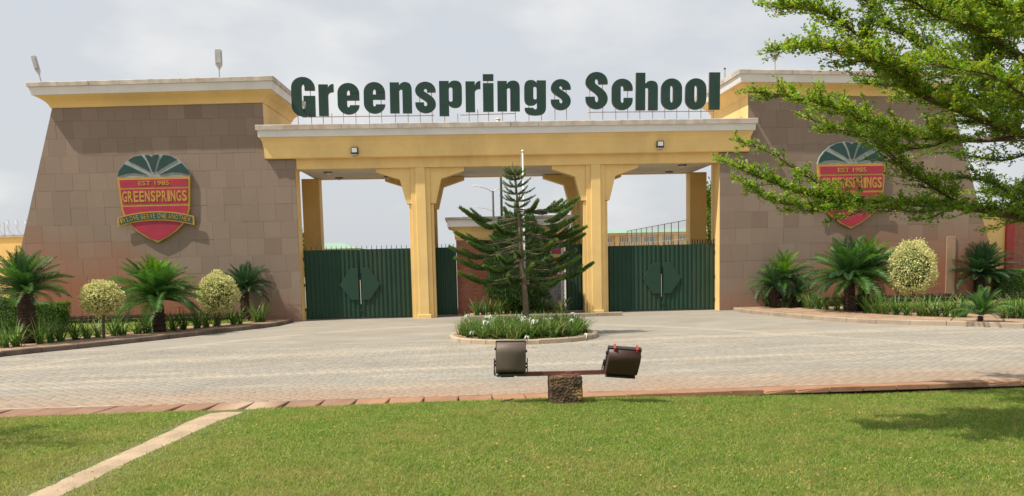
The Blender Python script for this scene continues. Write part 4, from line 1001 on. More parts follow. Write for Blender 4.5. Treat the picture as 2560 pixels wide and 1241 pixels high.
while z < zt_-.07:
    x = xr2-xr+.01-(bw/2 if ri % 2 else 0); x = max(x, xr2-xr+.01)
    while x < 3.2:
        if x < 1.25 and c_ < 290: link('brick', random.choice(me_b), wr, (x, .018, z)); c_ += 1
        else: bs.prism([(x, z), (x+bw-.012, z), (x+bw-.012, z+bh-.012), (x, z+bh-.012)], .016, .0295, inset=.003)
        x += bw
    z += bh; ri += 1
o = bs.build('brickwork', M_BRICK, wr); o['kind'] = 'stuff'

# ------------------------------------------------------------------ lamps on the towers
def pole_lamp(px0, py0, px1, py1, Y, label, headlen, w, tilt):
    b = at(px0, py0+6, Y=Y); t = at(px1, py1, Y=Y)
    r = empty('roof_floodlight', b, label=label, cat='floodlight', group='floodlights on thin poles on the tower roofs')
    d = t-b; k = d*(1-headlen)
    MB().tube([(0, 0, -.1), tuple(k*.6), tuple(k)], .022, 7).build('pole', M_STEEL, r)
    m = MB(); ax = (d-k).normalized(); s = Vector((0, -1, 0)).cross(ax).normalized(); L_ = (d-k).length; nn = ax.cross(s)
    Mx = Matrix(((s.x, nn.x, ax.x, k.x), (s.y, nn.y, ax.y, k.y), (s.z, nn.z, ax.z, k.z), (0, 0, 0, 1)))
    m.prism([(-w*.25, 0), (w*.25, 0), (w, L_*.2), (w, L_*.97), (w*.9, L_), (-w*.9, L_), (-w, L_*.97), (-w, L_*.2)], -.06, .06, M=Mx, inset=.012); m.build('head', M_STEEL, r)
    m = MB(); m.box(-w*.78, w*.78, -.0665, -.0605, L_*.26, L_*.92, M=Mx); m.build('lens', M_LENS, r)
    m = MB(); m.box(-w*.85, w*.85, .0605, .10, L_*.3, L_*.85, M=Mx); m.build('heat_sink', M_STEEL, r)
pole_lamp(106, 208, 84, 141, 30.6, 'tilted floodlight on a pole at the far left end of the left tower roof', .62, .07, 1)
pole_lamp(549, 196, 546, 125, 30.4, 'upright floodlight on a pole above the crest tower on the left, nearer the sign', .62, .11, 0)
pole_lamp(1938, 176, 1936, 108, 30.4, 'upright floodlight on a pole on the right tower roof, close to the leaves', .62, .11, 0)
p = at(1812, 190, Y=33); r = empty('pipe_stub', p, label='short pale pipe stub on the roof edge of the right tower behind the letter l', cat='pipe')
MB().tube([(0, 0, -.3), (0, 0, .25)], .03, 8).build('pipe', M_STEEL, r); MB().tube([(0, 0, .25), (0, 0, .30)], .042, 8).build('cap', M_DARK, r)
p = at(1245, 300, Y=30.9); r = empty('roof_vent', (p.x, 30.9, zc+.06), label='small white cylindrical vent on the portal roof below the letter n', cat='vent')
MB().lathe([(.08, 0), (.08, .2)], 14).build('pipe', M_POLEW, r, True); MB().lathe([(.095, .2), (.095, .24), (.03, .27)], 14).build('cap', M_POLEW, r, True)

# ------------------------------------------------------------------ flagpole, street lamps, mast
b = at(1313, 700, Y=28.9); t = at(1313, 378, Y=28.9)
r = empty('flagpole', (b.x, 28.9, 0), label='tall thin white flagpole rising behind the pine in front of the gatehouse', cat='flagpole')
MB().tube([(0, 0, -.1), (0, 0, 2), (0, 0, t.z-.05)], [.042, .036, .026], 10).build('pole', M_POLEW, r, True); MB().lathe([(.02, t.z-.05), (.05, t.z-.02), (.05, t.z+.02), (.01, t.z+.05)], 10).build('finial', M_POLEW, r, True)
MB().tube([(-.07, 0, 1.0), (-.055, 0, t.z-.1)], .004, 4).build('halyard', M_POLEW, r)
def street_lamp(px, pyt, Y, arms, label):
    b = at(px, pyt, Y=Y); r = empty('street_lamp', (b.x, Y, 0), label=label, cat='street lamp', group='double armed street lamps beyond the arch'); k = Y/F
    MB().tube([(0, 0, 0), (0, 0, b.z)], [.11, .07], 8).build('post', M_DARK, r, True)
    for dx, dy in arms:
        e = Vector((dx*k, 0, b.z-dy*k)); MB().tube([(0, 0, b.z-.1), (e.x*.5, 0, b.z+(e.z-b.z)*.62), tuple(e)], .035, 6).build('arm', M_STEEL, r)
        m = MB(); s = 1 if dx > 0 else -1
        m.prism([(e.x-s*.1, e.z-.03), (e.x+s*.55, e.z-.02+.10), (e.x+s*.5, e.z+.20), (e.x, e.z+.12)][::s], -.12, .12, inset=.02); m.build('lamp_head', M_POLEW, r)
street_lamp(1232, 478, 62, ((-30, -10), (18, -6)), 'nearer double armed street lamp seen through the middle arch beside the dark mast')
street_lamp(1233, 526, 105, ((-38, -7), (16, -7)), 'farther double armed street lamp seen just above the gatehouse roof')
b = at(1252, 440, Y=42); r = empty('dark_mast', (b.x, 42, 0), label='straight dark mast seen through the middle arch behind the gatehouse', cat='mast')
MB().tube([(0, 0, 0), (0, 0, 4.5), (0, 0, 8.2)], [.075, .065, .05], 8).build('pole', M_DARK, r, True); MB().lathe([(.16, 0), (.16, .03), (.08, .05)], 10).build('base_plate', M_DARK, r)

# ------------------------------------------------------------------ far school building, fence, small roof
BYF = 128.0
def fx(px): return at(px, 600, Y=BYF).x
def fz(py, px=1620): return at(px, py, Y=BYF).z
sc_ = empty('school_building', (fx(1620), BYF, 0), label='long yellow school block with pale green hipped roof, windows seen above the right gate', cat='building')
x0, x1 = fx(1380)-fx(1620), fx(1850)-fx(1620); ze = fz(588)
m = MB(); m.box(x0, x1, 0, 14, 0, ze); m.build('wall', M_FARY, sc_)
m = MB(); m.box(x0-.4, x1+.4, -.8, 14.8, ze+.002, ze+.35); m.build('eave', M_FARY, sc_)
m = MB(); zr = fz(569); m.add([(x0-1, -1.2, ze+.36), (x1+1, -1.2, ze+.36), (x1+1, 15, ze+.36), (x0-1, 15, ze+.36), (fx(1548)-fx(1620), 7, zr), (x1-6, 7, zr)], [(0, 1, 5, 4), (1, 2, 5), (2, 3, 4, 5), (3, 0, 4), (0, 3, 2, 1)]); m.build('roof', M_ROOFG, sc_)
for pxw, w in ((1400, 26), (1440, 26), (1480, 26), (1519, 24), (1560, 26), (1590, 22), (1623, 30), (1668, 22), (1706, 30), (1750, 26), (1790, 26)):
    xw = fx(pxw)-fx(1620); ww = w*BYF/F
    for (zt2, zb2) in ((591, 606), (622, 640)):
        m = MB(); m.box(xw-ww/2, xw+ww/2, -.08, -.002, fz(zb2), fz(zt2)); f = m.build('window', M_FARFR, sc_)
        nn = 4
        for i in range(nn):
            a = xw-ww/2+.08+i*(ww-.08)/nn; m = MB(); m.box(a, a+(ww-.08)/nn-.10, -.10, -.082, fz(zb2)+.1, fz(zt2)-.1); m.build('pane', M_FARW, f)
for pxw in (1542, 1648, 1688): xw = fx(pxw)-fx(1620); m = MB(); m.box(xw-.35, xw+.35, -.5, -.003, 0, ze); m.build('column', M_FARY, sc_)
# second low roof behind the left gate
q = at(860, 610, Y=118); sb = empty('low_school_building', (q.x, 118, 0), label='low distant block with green roof just above the left gate', cat='building')
ze2 = at(860, 622, Y=118).z; zr2 = at(830, 611, Y=118).z; k = 118/F
m = MB(); m.box(-95*k, 30*k, 0, 10, 0, ze2); m.build('wall', M_FARY, sb)
m = MB(); m.add([(-100*k, -1, ze2+.01), (36*k, -1, ze2+.01), (36*k, 11, ze2+.01), (-100*k, 11, ze2+.01), (-70*k, 5, zr2+.3), (-20*k, 5, zr2+.3)], [(0, 1, 5, 4), (1, 2, 5), (2, 3, 4, 5), (3, 0, 4), (0, 3, 2, 1)]); m.build('roof', M_ROOFG, sb)
# tall ball-court fence running away to the left
A_ = at(1760, 541, Y=80); B_ = at(1568, 579, Y=119); HF = (A_.z+B_.z)/2
A_.z = B_.z = 0
cf = empty('court_fence', A_, label='tall thin wire fence around a court, in front of the far school block', cat='fence')
nP = 12
for i in range(nP+1):
    p = A_.lerp(B_, i/nP)-A_; MB().tube([(p.x, p.y, 0), (p.x, p.y, HF)], .05, 5).build('post', M_DARK, cf)
d = B_-A_; MB().tube([(0, 0, HF), (d.x, d.y, HF)], .035, 4).build('top_rail', M_DARK, cf)
MB().tube([(0, 0, HF*.66), (d.x, d.y, HF*.66)], .025, 4).build('middle_rail', M_NET, cf)
m = MB(); nw = 170
for i in range(nw):
    p = d*(i/nw); m.tube([(p.x, p.y, .1), (p.x, p.y, HF)], .006, 3, False)
for j in range(26): z = HF*(j+.5)/26; m.tube([(0, 0, z), (d.x, d.y, z)], .006, 3, False)
o = m.build('netting', M_NET, cf); o['kind'] = 'stuff'

# ================================================================== vegetation
def quads_obj(name, V, A, mat, parent=None):
    V = np.asarray(V, float).reshape(-1, 3); return link(name, npmesh(name, V, 4, np.arange(len(V)), mat, np.repeat(np.asarray(A), 4)), parent)
def leaves_np(C, D, S, wid, up=None, g=None):
    """kite leaves: C base points (n,3), D directions (unit), S lengths -> (n,4,3)"""
    g = g or RNG; n = len(C); R2 = g.normal(0, 1, (n, 3)) if up is None else up+g.normal(0, .35, (n, 3))
    side = np.cross(D, R2); side /= np.linalg.norm(side, axis=1)[:, None]+1e-9
    V = np.empty((n, 4, 3)); L_ = D*S[:, None]; w = side*(S*wid)[:, None]
    V[:, 0] = C; V[:, 1] = C+L_*.6+w; V[:, 2] = C+L_; V[:, 3] = C+L_*.6-w
    return V
def unit(a): return a/(np.linalg.norm(a, axis=-1, keepdims=True)+1e-9)
# ---- cycads
def frond_mesh(L_, droop, mat, wmax=.17, seed=0, vee=.55, n=44, lw=.019):
    rnd = random.Random(seed); pts = []
    x = z = 0; a = 0.0
    for i in range(n+1):
        pts.append(Vector((x, 0, z))); a = -droop*(i/n)**1.3; x += L_/n*math.cos(a); z += L_/n*math.sin(a)
    vs = []; fs = []; at_ = []
    def q(a, b, c, d): k = len(vs); vs.extend([a, b, c, d]); fs.append((k, k+1, k+2, k+3))
    for i in range(n):      # rachis: two crossed narrow strips
        w = .009*(1-.8*i/n)
        q(pts[i]+Vector((0, -w, 0)), pts[i+1]+Vector((0, -w, 0)), pts[i+1]+Vector((0, w, 0)), pts[i]+Vector((0, w, 0)))
        q(pts[i]+Vector((0, 0, -w)), pts[i+1]+Vector((0, 0, -w)), pts[i+1]+Vector((0, 0, w)), pts[i]+Vector((0, 0, w)))
    for i in range(4, n+1):
        u = i/n; ln = wmax*min(1, (u-.04)*6)*(1-.75*max(0, (u-.55)/.45)**1.6)*rnd.uniform(.88, 1.08)
        t = (pts[min(i+1, n)]-pts[i-1]).normalized(); up = Vector((-t.z, 0, t.x))
        for s in (-1, 1):
            d = (t*(.55+rnd.uniform(-.1, .1)) + Vector((0, s, 0))*.80 + up*(vee+rnd.uniform(-.12, .12))).normalized()
            b = pts[i]; e = b+d*ln+Vector((0, 0, -ln*.18)); m_ = b+d*ln*.5+Vector((0, 0, ln*.02))
            q(b-t*lw*.5, m_-t*lw*.6, e, m_+t*lw*.6)
    me = bpy.data.meshes.new('frond'); me.from_pydata(vs, [], fs); me.materials.append(mat); return me
FR = {}
def fr(kind):
    if kind not in FR:
        mat = {'mid': M_FROND, 'dark': M_FRONDD, 'new': M_FRONDN}[kind]
        FR[kind] = [frond_mesh(1.0, dp, mat, .235 if kind != 'dark' else .20, seed=i) for i, dp in enumerate((.35, .6, .9, 1.2))]
    return FR[kind]
def crown(root, c, R_c, hgt, n, kinds, lo=-25, hi=85, new=None, azspan=None):
    n = int(n*1.35)
    """fronds radiating from c; R_c frond length"""
    for i in range(n):
        u = (i+.5)/n; el = lo+(hi-lo)*u**.85+random.uniform(-8, 8); az = i*2.39996+random.uniform(-.25, .25)
        if azspan and random.random() < .6: az = random.uniform(*azspan)
        k = random.choice(kinds); isnew = new and u > new
        me = fr('new' if isnew else k)[min(3, max(0, int(3.4-u*3.2+random.uniform(-.5, .6))))]
        o = link('frond', me, root, c, None); s = R_c*random.uniform(.78, 1.04)*(1-.18*max(0, u-.5))
        o.rotation_euler = (random.uniform(-.35, .35), -math.radians(el), az); o.scale = (s, s*random.uniform(.9, 1.1)*1.0, s*hgt)
        if isnew and u > .985: o['label'] = 'bright new upright frond'
def rough_trunk(root, pts, rad, name='trunk', mat=M_CBARK, rings=26, seg=12):
    """trunk with rows of old leaf-base scales"""
    P = [Vector(p) for p in pts]; m = MB(); m2 = []
    cl = smooth_line(P, 8) if len(P) > 2 else subdiv(P, 10); cl = resample(cl, .025)
    rr = [rad*(1+.13*((i % 3) == 0)+random.uniform(-.05, .05))*(1.15-.2*i/len(cl)) for i in range(len(cl))]
    m.tube(cl, rr, seg)
    m.v = [(x+random.uniform(-.012, .012), y+random.uniform(-.012, .012), z) for x, y, z in m.v]; m.build(name, mat, root)
    m = MB()
    for i in range(2, len(cl)-1, 2):
        for k in range(9):
            a = k*.7+i*.37; b = cl[i]+Vector((math.cos(a), math.sin(a), 0))*rr[i]*.93; t = Vector((math.cos(a), math.sin(a), .7)).normalized(); s = Vector((-math.sin(a), math.cos(a), 0))
            w = .02; L_ = .045; m.add([b-s*w, b+s*w, b+t*L_+s*w*.3, b+t*L_-s*w*.3, b-Vector((0, 0, .02))], [(0, 1, 2, 3), (4, 0, 3), (4, 2, 1), (4, 3, 2)])
    m.build('leaf_bases', mat, root)
def cycad(base_px, top_px, R_px, label, n=46, kinds=('mid',), hgt=1.0, trad=.14, new=None, lo=-28, stems=None, z=BEDZ, lean=(0, 0)):
    b = at(base_px[0], base_px[1], Z=z); s = b.y/F
    r = empty('cycad', (b.x, b.y, z), label=label, cat='cycad', group='cycads in the planting beds')
    top = at(top_px[0], top_px[1], Y=b.y+lean[1])-Vector((b.x, b.y, z)); R_m = R_px*s
    if not stems: stems = [((0, 0, 0), tuple(top), R_m, n, new)]
    else: stems = [((dx*s, dy, 0), tuple(Vector((tx*s, dy*1.2, top.z+tz*s))), R_m*f, int(n*f2), nw) for (dx, dy, tx, tz, f, f2, nw) in stems]
    for (p0, p1, R_c, nn, nw) in stems:
        p0 = Vector(p0); p1 = Vector(p1); mid = p0.lerp(p1, .5)+Vector((random.uniform(-.03, .03), 0, 0))
        rough_trunk(r, [p0-Vector((0, 0, .08)), mid, p1], trad)
        crown(r, p1+Vector((0, 0, .02)), R_c, hgt, nn, kinds, lo=lo, new=nw)
    return r
cycad((68, 858), (62, 733), 118, 'tall cycad with scaly trunk at the left edge, beside the clipped hedge', 54, ('mid', 'mid', 'dark'), 1.0, .20, lo=2)
cycad((400, 830), (393, 752), 122, 'largest broad cycad under the left crest, between two cream topiary balls', 66, ('mid',), 1.05, .17, new=.80, lo=-4)
cycad((617, 803), (612, 728), 80, 'dark compact cycad nearest the left gate, behind the cream topiary ball', 46, ('dark',), .9, .14, lo=0)
cycad((1958, 769), (1958, 720), 84, 'small multi-stemmed cycad with lime new fronds nearest the right gate', 34, ('mid', 'dark'), .95, .13, lo=-30,
      stems=[(-18, 0, -30, 5, .85, .9, None), (6, .15, 5, 24, .95, 1.0, .48), (22, -.1, 40, -20, .8, .7, None)])
cycad((2142, 779), (2140, 700), 118, 'big double-trunked cycad under the right crest with fresh bright crown', 58, ('mid', 'mid', 'dark'), 1.0, .16, lo=-12,
      stems=[(-12, 0, -22, 0, 1.05, 1.0, None), (18, .2, 34, 8, .95, .9, .66)])
cycad((2450, 752), (2450, 690), 98, 'dark umbrella-shaped cycad at the far right end of the right bed', 84, ('dark',), .72, .17, lo=-2)
cycad((2452, 806), (2452, 790), 82, 'low spreading feathery palm on the soil below the umbrella cycad', 26, ('dark', 'mid'), .9, .06, lo=5, stems=None)
# ---- strap-leaved lilies
def lily_mesh(seed, n=34, h=.55, spread=.8, wid=.026):
    g = random.Random(seed); V = []; A = []
    for i in range(n):
        az = g.uniform(0, 6.28); el = math.radians(g.uniform(48, 86)); L_ = h*g.uniform(.7, 1.2); b = Vector((g.uniform(-.06, .06), g.uniform(-.06, .06), 0))
        d = Vector((math.cos(az)*math.cos(el), math.sin(az)*math.cos(el), math.sin(el))); s = Vector((-math.sin(az), math.cos(az), 0)); P = []; p = b; k = 5; dr = g.uniform(.1, .5)*spread
        for j in range(k+1): P.append(p.copy()); d = (d+Vector((math.cos(az)*dr*.5, math.sin(az)*dr*.5, -dr*(j/k)*1.1))).normalized(); p = p+d*L_/k
        c = g.random(); c = c if g.random() > .07 else 1.0
        for j in range(k):
            w0 = wid*(1-(j/k)**2*.9)*.5; w1 = wid*(1-((j+1)/k)**2*.95)*.5
            V += [P[j]-s*w0, P[j]+s*w0, P[j+1]+s*w1, P[j+1]-s*w1]; A.append(c)
    V = np.array([tuple(v) for v in V]); return npmesh('leaves', V, 4, np.arange(len(V)), M_LILY, np.repeat(np.array(A), 4))
LM = [lily_mesh(i) for i in range(7)]
def lily(px, py, sc, label, group, z=BEDZ, jit=0):
    b = at(px, py, Z=z); me = random.choice(LM)
    r = empty('lily_clump', (b.x, b.y, z), random.uniform(0, 6.28), label=label, cat='lily', group=group)
    link('leaves', me, r, None, None, (sc, sc, sc*random.uniform(.9, 1.15)))
    if False: pass
    return r
ORD = ['first', 'second', 'third', 'fourth', 'fifth', 'sixth', 'seventh', 'eighth', 'ninth', 'tenth', 'eleventh', 'twelfth', 'thirteenth', 'fourteenth', 'fifteenth', 'sixteenth', 'seventeenth', 'eighteenth', 'nineteenth', 'twentieth', 'twenty-first']
left_l = [12, 42, 100, 128, 152, 190, 217, 246, 285, 306, 345, 368, 432, 458, 492, 515, 542, 583, 600, 640, 655]
for i, px in enumerate(left_l):
    py = np.interp(px, [0, 120, 252, 386, 505, 653], [871, 858, 843, 832, 820, 805])
    lily(px, py, random.uniform(1.15, 1.5), ORD[i]+' green strap-leaved lily clump from the left end of the row along the left kerb', 'lily clumps along the left kerb')
right_l = [1912, 1925, 2025, 2046, 2066, 2092, 2118, 2168, 2190, 2214, 2240, 2268, 2300, 2318, 2338, 2362, 2390, 2410, 2508, 2530, 2552]
for i, px in enumerate(right_l):
    py = np.interp(px, [1900, 2070, 2210, 2370, 2560], [766, 775, 786, 793, 797])
    lily(px, py, random.uniform(1.1, 1.5), ORD[i]+' green strap-leaved lily clump from the gate end of the row along the right kerb', 'lily clumps along the right kerb')
for i in range(12):
    px = 1192+i*19; p = at(px, 790, Z=0)
    r = empty('lily_clump', (p.x*29.4/p.y, 29.4+random.uniform(-.3, .5), .1), random.uniform(0, 6), label=ORD[i]+' tall dark lily clump from the left in the bed against the gatehouse front', cat='lily', group='lily clumps in front of the gatehouse')
    link('leaves', random.choice(LM), r, None, None, (1.35, 1.35, 1.35))
m = MB(); m.slab([(at(1172, 700, Y=29.4).x, 28.75), (at(1412, 700, Y=29.4).x, 28.75), (at(1412, 700, Y=29.4).x, 31.1), (at(1172, 700, Y=29.4).x, 31.1)], -.05, .10); o = m.build('gatehouse_bed', M_SOIL); tag(o, kind='structure')
kroot = empty('gatehouse_kerb', kind='structure')
kerb_run(kroot, [Vector((at(1168, 700, Y=29.4).x, 28.62, 0)), Vector((at(1520, 700, Y=29.4).x+1.0, 28.62, 0))], .13, .13, 1, .9, M_KERB)
# island flowers
def spider_flower(parent, x, y, z):
    m = MB(); vs = []
    m.tube([(x*.6, y*.6, 0), (x*.85, y*.85, z*.6), (x, y, z)], .008, 4); m.build('stalk', M_CORE, parent)
    m = MB()
    for k in range(14):
        a = random.uniform(0, 6.28); d = Vector((math.cos(a), math.sin(a), random.uniform(-.4, .7))); s = Vector((-math.sin(a), math.cos(a), 0)); L_ = random.uniform(.07, .12); b = Vector((x, y, z))
        m.add([b-s*.006, b+d*L_*.5-s*.009+Vector((0, 0, .01)), b+d*L_+Vector((0, 0, -L_*.6)), b+d*L_*.5+s*.009+Vector((0, 0, .01))], [(0, 1, 2, 3)])
    m.build('flower', M_PETAL, parent)
for i in range(110):
    a = i*2.39996; rr = (IR-.28)*math.sqrt((i+.5)/110); x, y = IC.x+rr*math.cos(a), IC.y+rr*math.sin(a)
    has = (i % 6 == 1) and y < IC.y+.7
    r = empty('lily_clump', (x, y, BEDZ), random.uniform(0, 6.28), label='white-flowering spider lily clump in the round island bed' if has else 'green spider lily clump without flowers in the round island bed', cat='lily', group='flowering lily clumps on the island' if has else 'flowerless lily clumps on the island')
    s = random.uniform(.72, .95); link('leaves', random.choice(LM), r, None, None, (s*1.35, s*1.35, s*1.15))
    if has:
        for k in range(random.choice((1, 1, 2))): spider_flower(r, random.uniform(-.2, .2), random.uniform(-.2, .2), random.uniform(.36, .5))
for (px, py, w_) in ((1180, 846, 'leftmost'), (1318, 858, 'middle'), (1468, 852, 'rightmost')):    # drooping blossoms over the kerb
    p = at(px, py, Z=.12); r = empty('lily_flower', (p.x, p.y+.05, .10), label=w_+' of the drooping white blossoms hanging over the round island kerb', cat='flower', group='blossoms hanging over the kerb'); spider_flower(r, 0, -.05, .16)

# ---- clipped topiary
def shrub_leaves(n, rx, rz, c, size, mat, thick=.16, egg=0.0, seed=1, name='crown', parent=None, wid=.33, lumps=.06, A=None, sq=None):
    g = np.random.default_rng(seed); d = unit(g.normal(0, 1, (n, 3)))
    lump = 1+lumps*np.sin(d[:, 0]*7+seed)*np.cos(d[:, 2]*6+seed*2)+lumps*.6*np.sin(d[:, 1]*13+d[:, 2]*11)
    rad = (1-thick*g.random(n)**1.5)*lump*(1+.13*(g.random(n) < .03))
    P = d*rad[:, None]; f = 1-egg*P[:, 2]; P[:, 0] *= rx*f; P[:, 1] *= rx*f; P[:, 2] *= rz; P += np.array(c)
    D = unit(d*.9+g.normal(0, .55, (n, 3))+np.array([0, 0, .25])); S = size*g.uniform(.6, 1.35, n)
    V = leaves_np(P, D, S, wid, g=g); a = g.random(n) if A is None else A(d, rad, g)
    return quads_obj(name, V, a, mat, parent)
def topiary(base_px, c_px, rx_px, rz_px, label, egg=0.0, seed=1):
    b = at(base_px[0], base_px[1], Z=BEDZ); s = b.y/F; c = at(c_px[0], c_px[1], Y=b.y)-Vector((b.x, b.y, BEDZ)); rx, rz = rx_px*s, rz_px*s
    r = empty('topiary_shrub', (b.x, b.y, BEDZ), label=label, cat='topiary', group='cream variegated topiary shrubs')
    m = MB(); m.tube([(0, 0, -.05), (.02, 0, (c.z-rz)*.5), (c.x, 0, c.z-rz*.6)], [.03, .026, .022], 7); m.tube([(.03, .03, -.05), (.05, .02, (c.z-rz)*.6), (c.x+.04, .02, c.z-rz*.5)], [.018, .016, .014], 6); m.build('stem', M_BARK, r)
    m = MB(); K = 10; pr = [(max(.01, rx*.78*math.sin(math.pi*i/K)*(1+egg*math.cos(math.pi*i/K))), -rz*.78*math.cos(math.pi*i/K)) for i in range(K+1)]
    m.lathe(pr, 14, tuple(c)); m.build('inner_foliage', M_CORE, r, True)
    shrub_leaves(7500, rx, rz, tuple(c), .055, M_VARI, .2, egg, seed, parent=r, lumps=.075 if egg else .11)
topiary((258, 846), (256, 746), 45, 40, 'smaller cream leafed topiary ball left of the broad cycad, under the crest', seed=3)
topiary((547, 817), (545, 734), 46, 50, 'larger cream leafed topiary ball right of the broad cycad, in front of the dark one', seed=5)
topiary((2284, 782), (2280, 668), 56, 68, 'cream leafed topiary clipped into an egg shape beside the right tower', egg=.17, seed=8)
# ---- clipped hedges
def hedge(name, label, x0, x1, y0, y1, z1, mat, size=.05, dens=900, round_=.12, rz=0, loc=(0, 0, 0), kind=None, cat='hedge', z0=0.0, slope=None):
    g = np.random.default_rng(abs(hash(label)) % 1000 if False else len(label)); A = 2*((x1-x0)+(y1-y0))*(z1-z0)+(x1-x0)*(y1-y0); n = int(A*dens)
    P = np.stack([g.uniform(x0, x1, n), g.uniform(y0, y1, n), g.uniform(z0, z1, n)], 1)
    f = g.integers(0, 6, n); f = np.where(f == 5, 4, f); p_top = g.random(n) < (x1-x0)*(y1-y0)/A*1.3
    P[f == 0, 1] = y0; P[f == 1, 1] = y0; P[f == 2, 0] = x1; P[f == 3, 0] = x0; P[(f == 4), 1] = y1; P[p_top, 2] = z1
    P += g.normal(0, .02, P.shape)
    if slope: P[:, 2] += slope(P[:, 0])*(P[:, 2]/z1)
    D = unit(g.normal(0, .7, (n, 3))+np.array([0, -.2, .6])); V = leaves_np(P, D, size*g.uniform(.6, 1.3, n), .33, g=g)
    r = empty(name, loc, rz, label=label, cat=cat); m = MB(); m.box(x0+.06, x1-.06, y0+.06, y1-.06, 0, z1-.06)
    if slope: m.v = [(x, y, z+(slope(x) if z > 0 else 0)) for x, y, z in m.v]
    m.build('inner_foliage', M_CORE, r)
    quads_obj('leaf_cover', V, g.random(n), mat, r)
    if kind: r['kind'] = kind
    return r
Yh = 25.2; a = at(-60, 800, Y=Yh); b = at(146, 800, Y=Yh); zt_ = at(100, 763, Y=Yh).z
hedge('clipped_hedge', 'bright clipped green hedge at the far left behind the tall cycad', a.x, b.x, Yh, Yh+.8, zt_, M_HEDGE, .045, 1300, slope=lambda x: (np.clip((at(48, 763, Y=Yh).x-x)/.7, 0, 1)*.35 if not isinstance(x, float) else max(0, min(1, (at(48, 763, Y=Yh).x-x)/.7))*.35))
Yh = 29.9; a = at(2502, 720, Y=Yh); b = at(2700, 720, Y=Yh); zt_ = at(2540, 678, Y=Yh).z
hedge('clipped_hedge', 'yellow-green clipped hedge at the far right edge by the brick boundary wall', a.x, b.x, Yh, Yh+1.0, zt_, M_HEDGE, .05, 1300)
a = TL+Vector((-8.8, .46, 0)); 
hedge('ground_cover_hedge', 'low reddish ground cover strip along the foot of the left tower', -9.0, -2.3, -.75, -.12, .33, M_PURP, .05, 1500, rz=math.radians(-2), loc=(TL.x, TL.y, 0), cat='ground cover')
hedge('ground_cover_hedge', 'low purple-grey ground cover strip along the foot of the right tower', 1.8, 19, -1.0, -.35, .36, M_PURP, .05, 1300, rz=math.radians(2), loc=(TR.x, TR.y, 0), cat='ground cover')
# ---- pine on the island
pb_ = at(1316, 800, Y=IC.y+.2); PB = Vector((pb_.x, IC.y+.2, BEDZ)); PYY = PB.y
pine = empty('pine_tree', PB, label='young araucaria-like pine with upswept foxtail branches in the round island bed', cat='pine tree')
def pp(px, py, dy=0): v = at(px, py, Y=PYY+dy)-PB; return v
tr = [Vector((0, 0, -.1)), pp(1313, 740), pp(1304, 660), pp(1300, 590), pp(1296, 530), pp(1290, 470), pp(1284, 432), pp(1281, 408)]
trs = smooth_line(tr, 6)
m = MB(); m.tube(trs, [.088-.083*(i/(len(trs)-1))**.8 for i in range(len(trs))], 10); m.v = [(x+random.uniform(-.006, .006), y+random.uniform(-.006, .006), z) for x, y, z in m.v]; m.build('trunk', M_PBARK, pine)
def trunk_at(z):
    for p, q in zip(trs[:-1], trs[1:]):
        if p.z <= z <= q.z: return p.lerp(q, (z-p.z)/(q.z-p.z+1e-9))
    return trs[-1]
def foxtail(pts, bare, R0, dens, seed, thin=1.0):
    g = np.random.default_rng(seed); P = np.array([tuple(p) for p in resample(smooth_line(pts, 10), .012)]); n = len(P); i0 = int(n*bare); T = unit(np.gradient(P, axis=0))
    k = int((n-i0)*dens); idx = g.integers(i0, n, k); u = (idx-i0)/(n-i0+1); C = P[idx]; T_ = T[idx]
    R2 = unit(np.cross(T_, g.normal(0, 1, (k, 3)))); D = unit(R2*.85+T_*.75+np.array([0, 0, .18])); S_ = R0*(1-.45*u**3)*np.minimum(1, .35+u*4)*g.uniform(.75, 1.15, k)
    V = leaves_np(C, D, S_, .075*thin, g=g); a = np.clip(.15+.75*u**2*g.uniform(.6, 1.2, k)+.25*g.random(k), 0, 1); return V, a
def branch(z0, tip, bare=.35, sag=.12, R0=.085, dens=14, seed=0, rad=.017, lab=None):
    o_ = trunk_at(z0); tip = Vector(tip); mid1 = o_.lerp(tip, .35)+Vector((0, 0, -sag*.9)); mid2 = o_.lerp(tip, .68)+Vector((0, 0, -sag*1.3))
    pts = [o_, mid1, mid2, tip]; m = MB(); cl = smooth_line(pts, 6); m.tube(cl, [rad*(1-.65*i/len(cl)) for i in range(len(cl))], 6); br = m.build('branch', M_PBARK, pine)
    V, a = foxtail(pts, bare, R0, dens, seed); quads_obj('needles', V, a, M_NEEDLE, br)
# branches read from the photograph: (height on trunk px, tip px, tip py, depth)
BR = [(560, 1149, 519, -.3), (556, 1183, 547, .3), (600, 1136, 580, -.1), (612, 1170, 605, -.6), (628, 1122, 617, .3), (655, 1137, 645, .0), (690, 1146, 681, -.3), (640, 1245, 640, -.9),
      (545, 1405, 500, .2), (540, 1448, 494, -.2), (575, 1431, 518, -.4), (560, 1447, 540, .2), (600, 1447, 562, .4), (585, 1467, 567, -.2), (612, 1463, 585, .1), (600, 1415, 555, -.5),
      (665, 1440, 625, .2), (690, 1450, 641, -.3), (715, 1484, 657, 0), (720, 1412, 688, -.5), (640, 1390, 600, -.8), (650, 1380, 640, .8), (610, 1225, 590, .8),
      (700, 1215, 700, .5), (705, 1380, 700, .6), (585, 1235, 560, -.5), (560, 1260, 520, .6), (545, 1345, 500, -.6), (670, 1330, 660, -1.1), (640, 1290, 625, 1.1), (690, 1270, 690, -.9), (655, 1210, 665, -.6)]
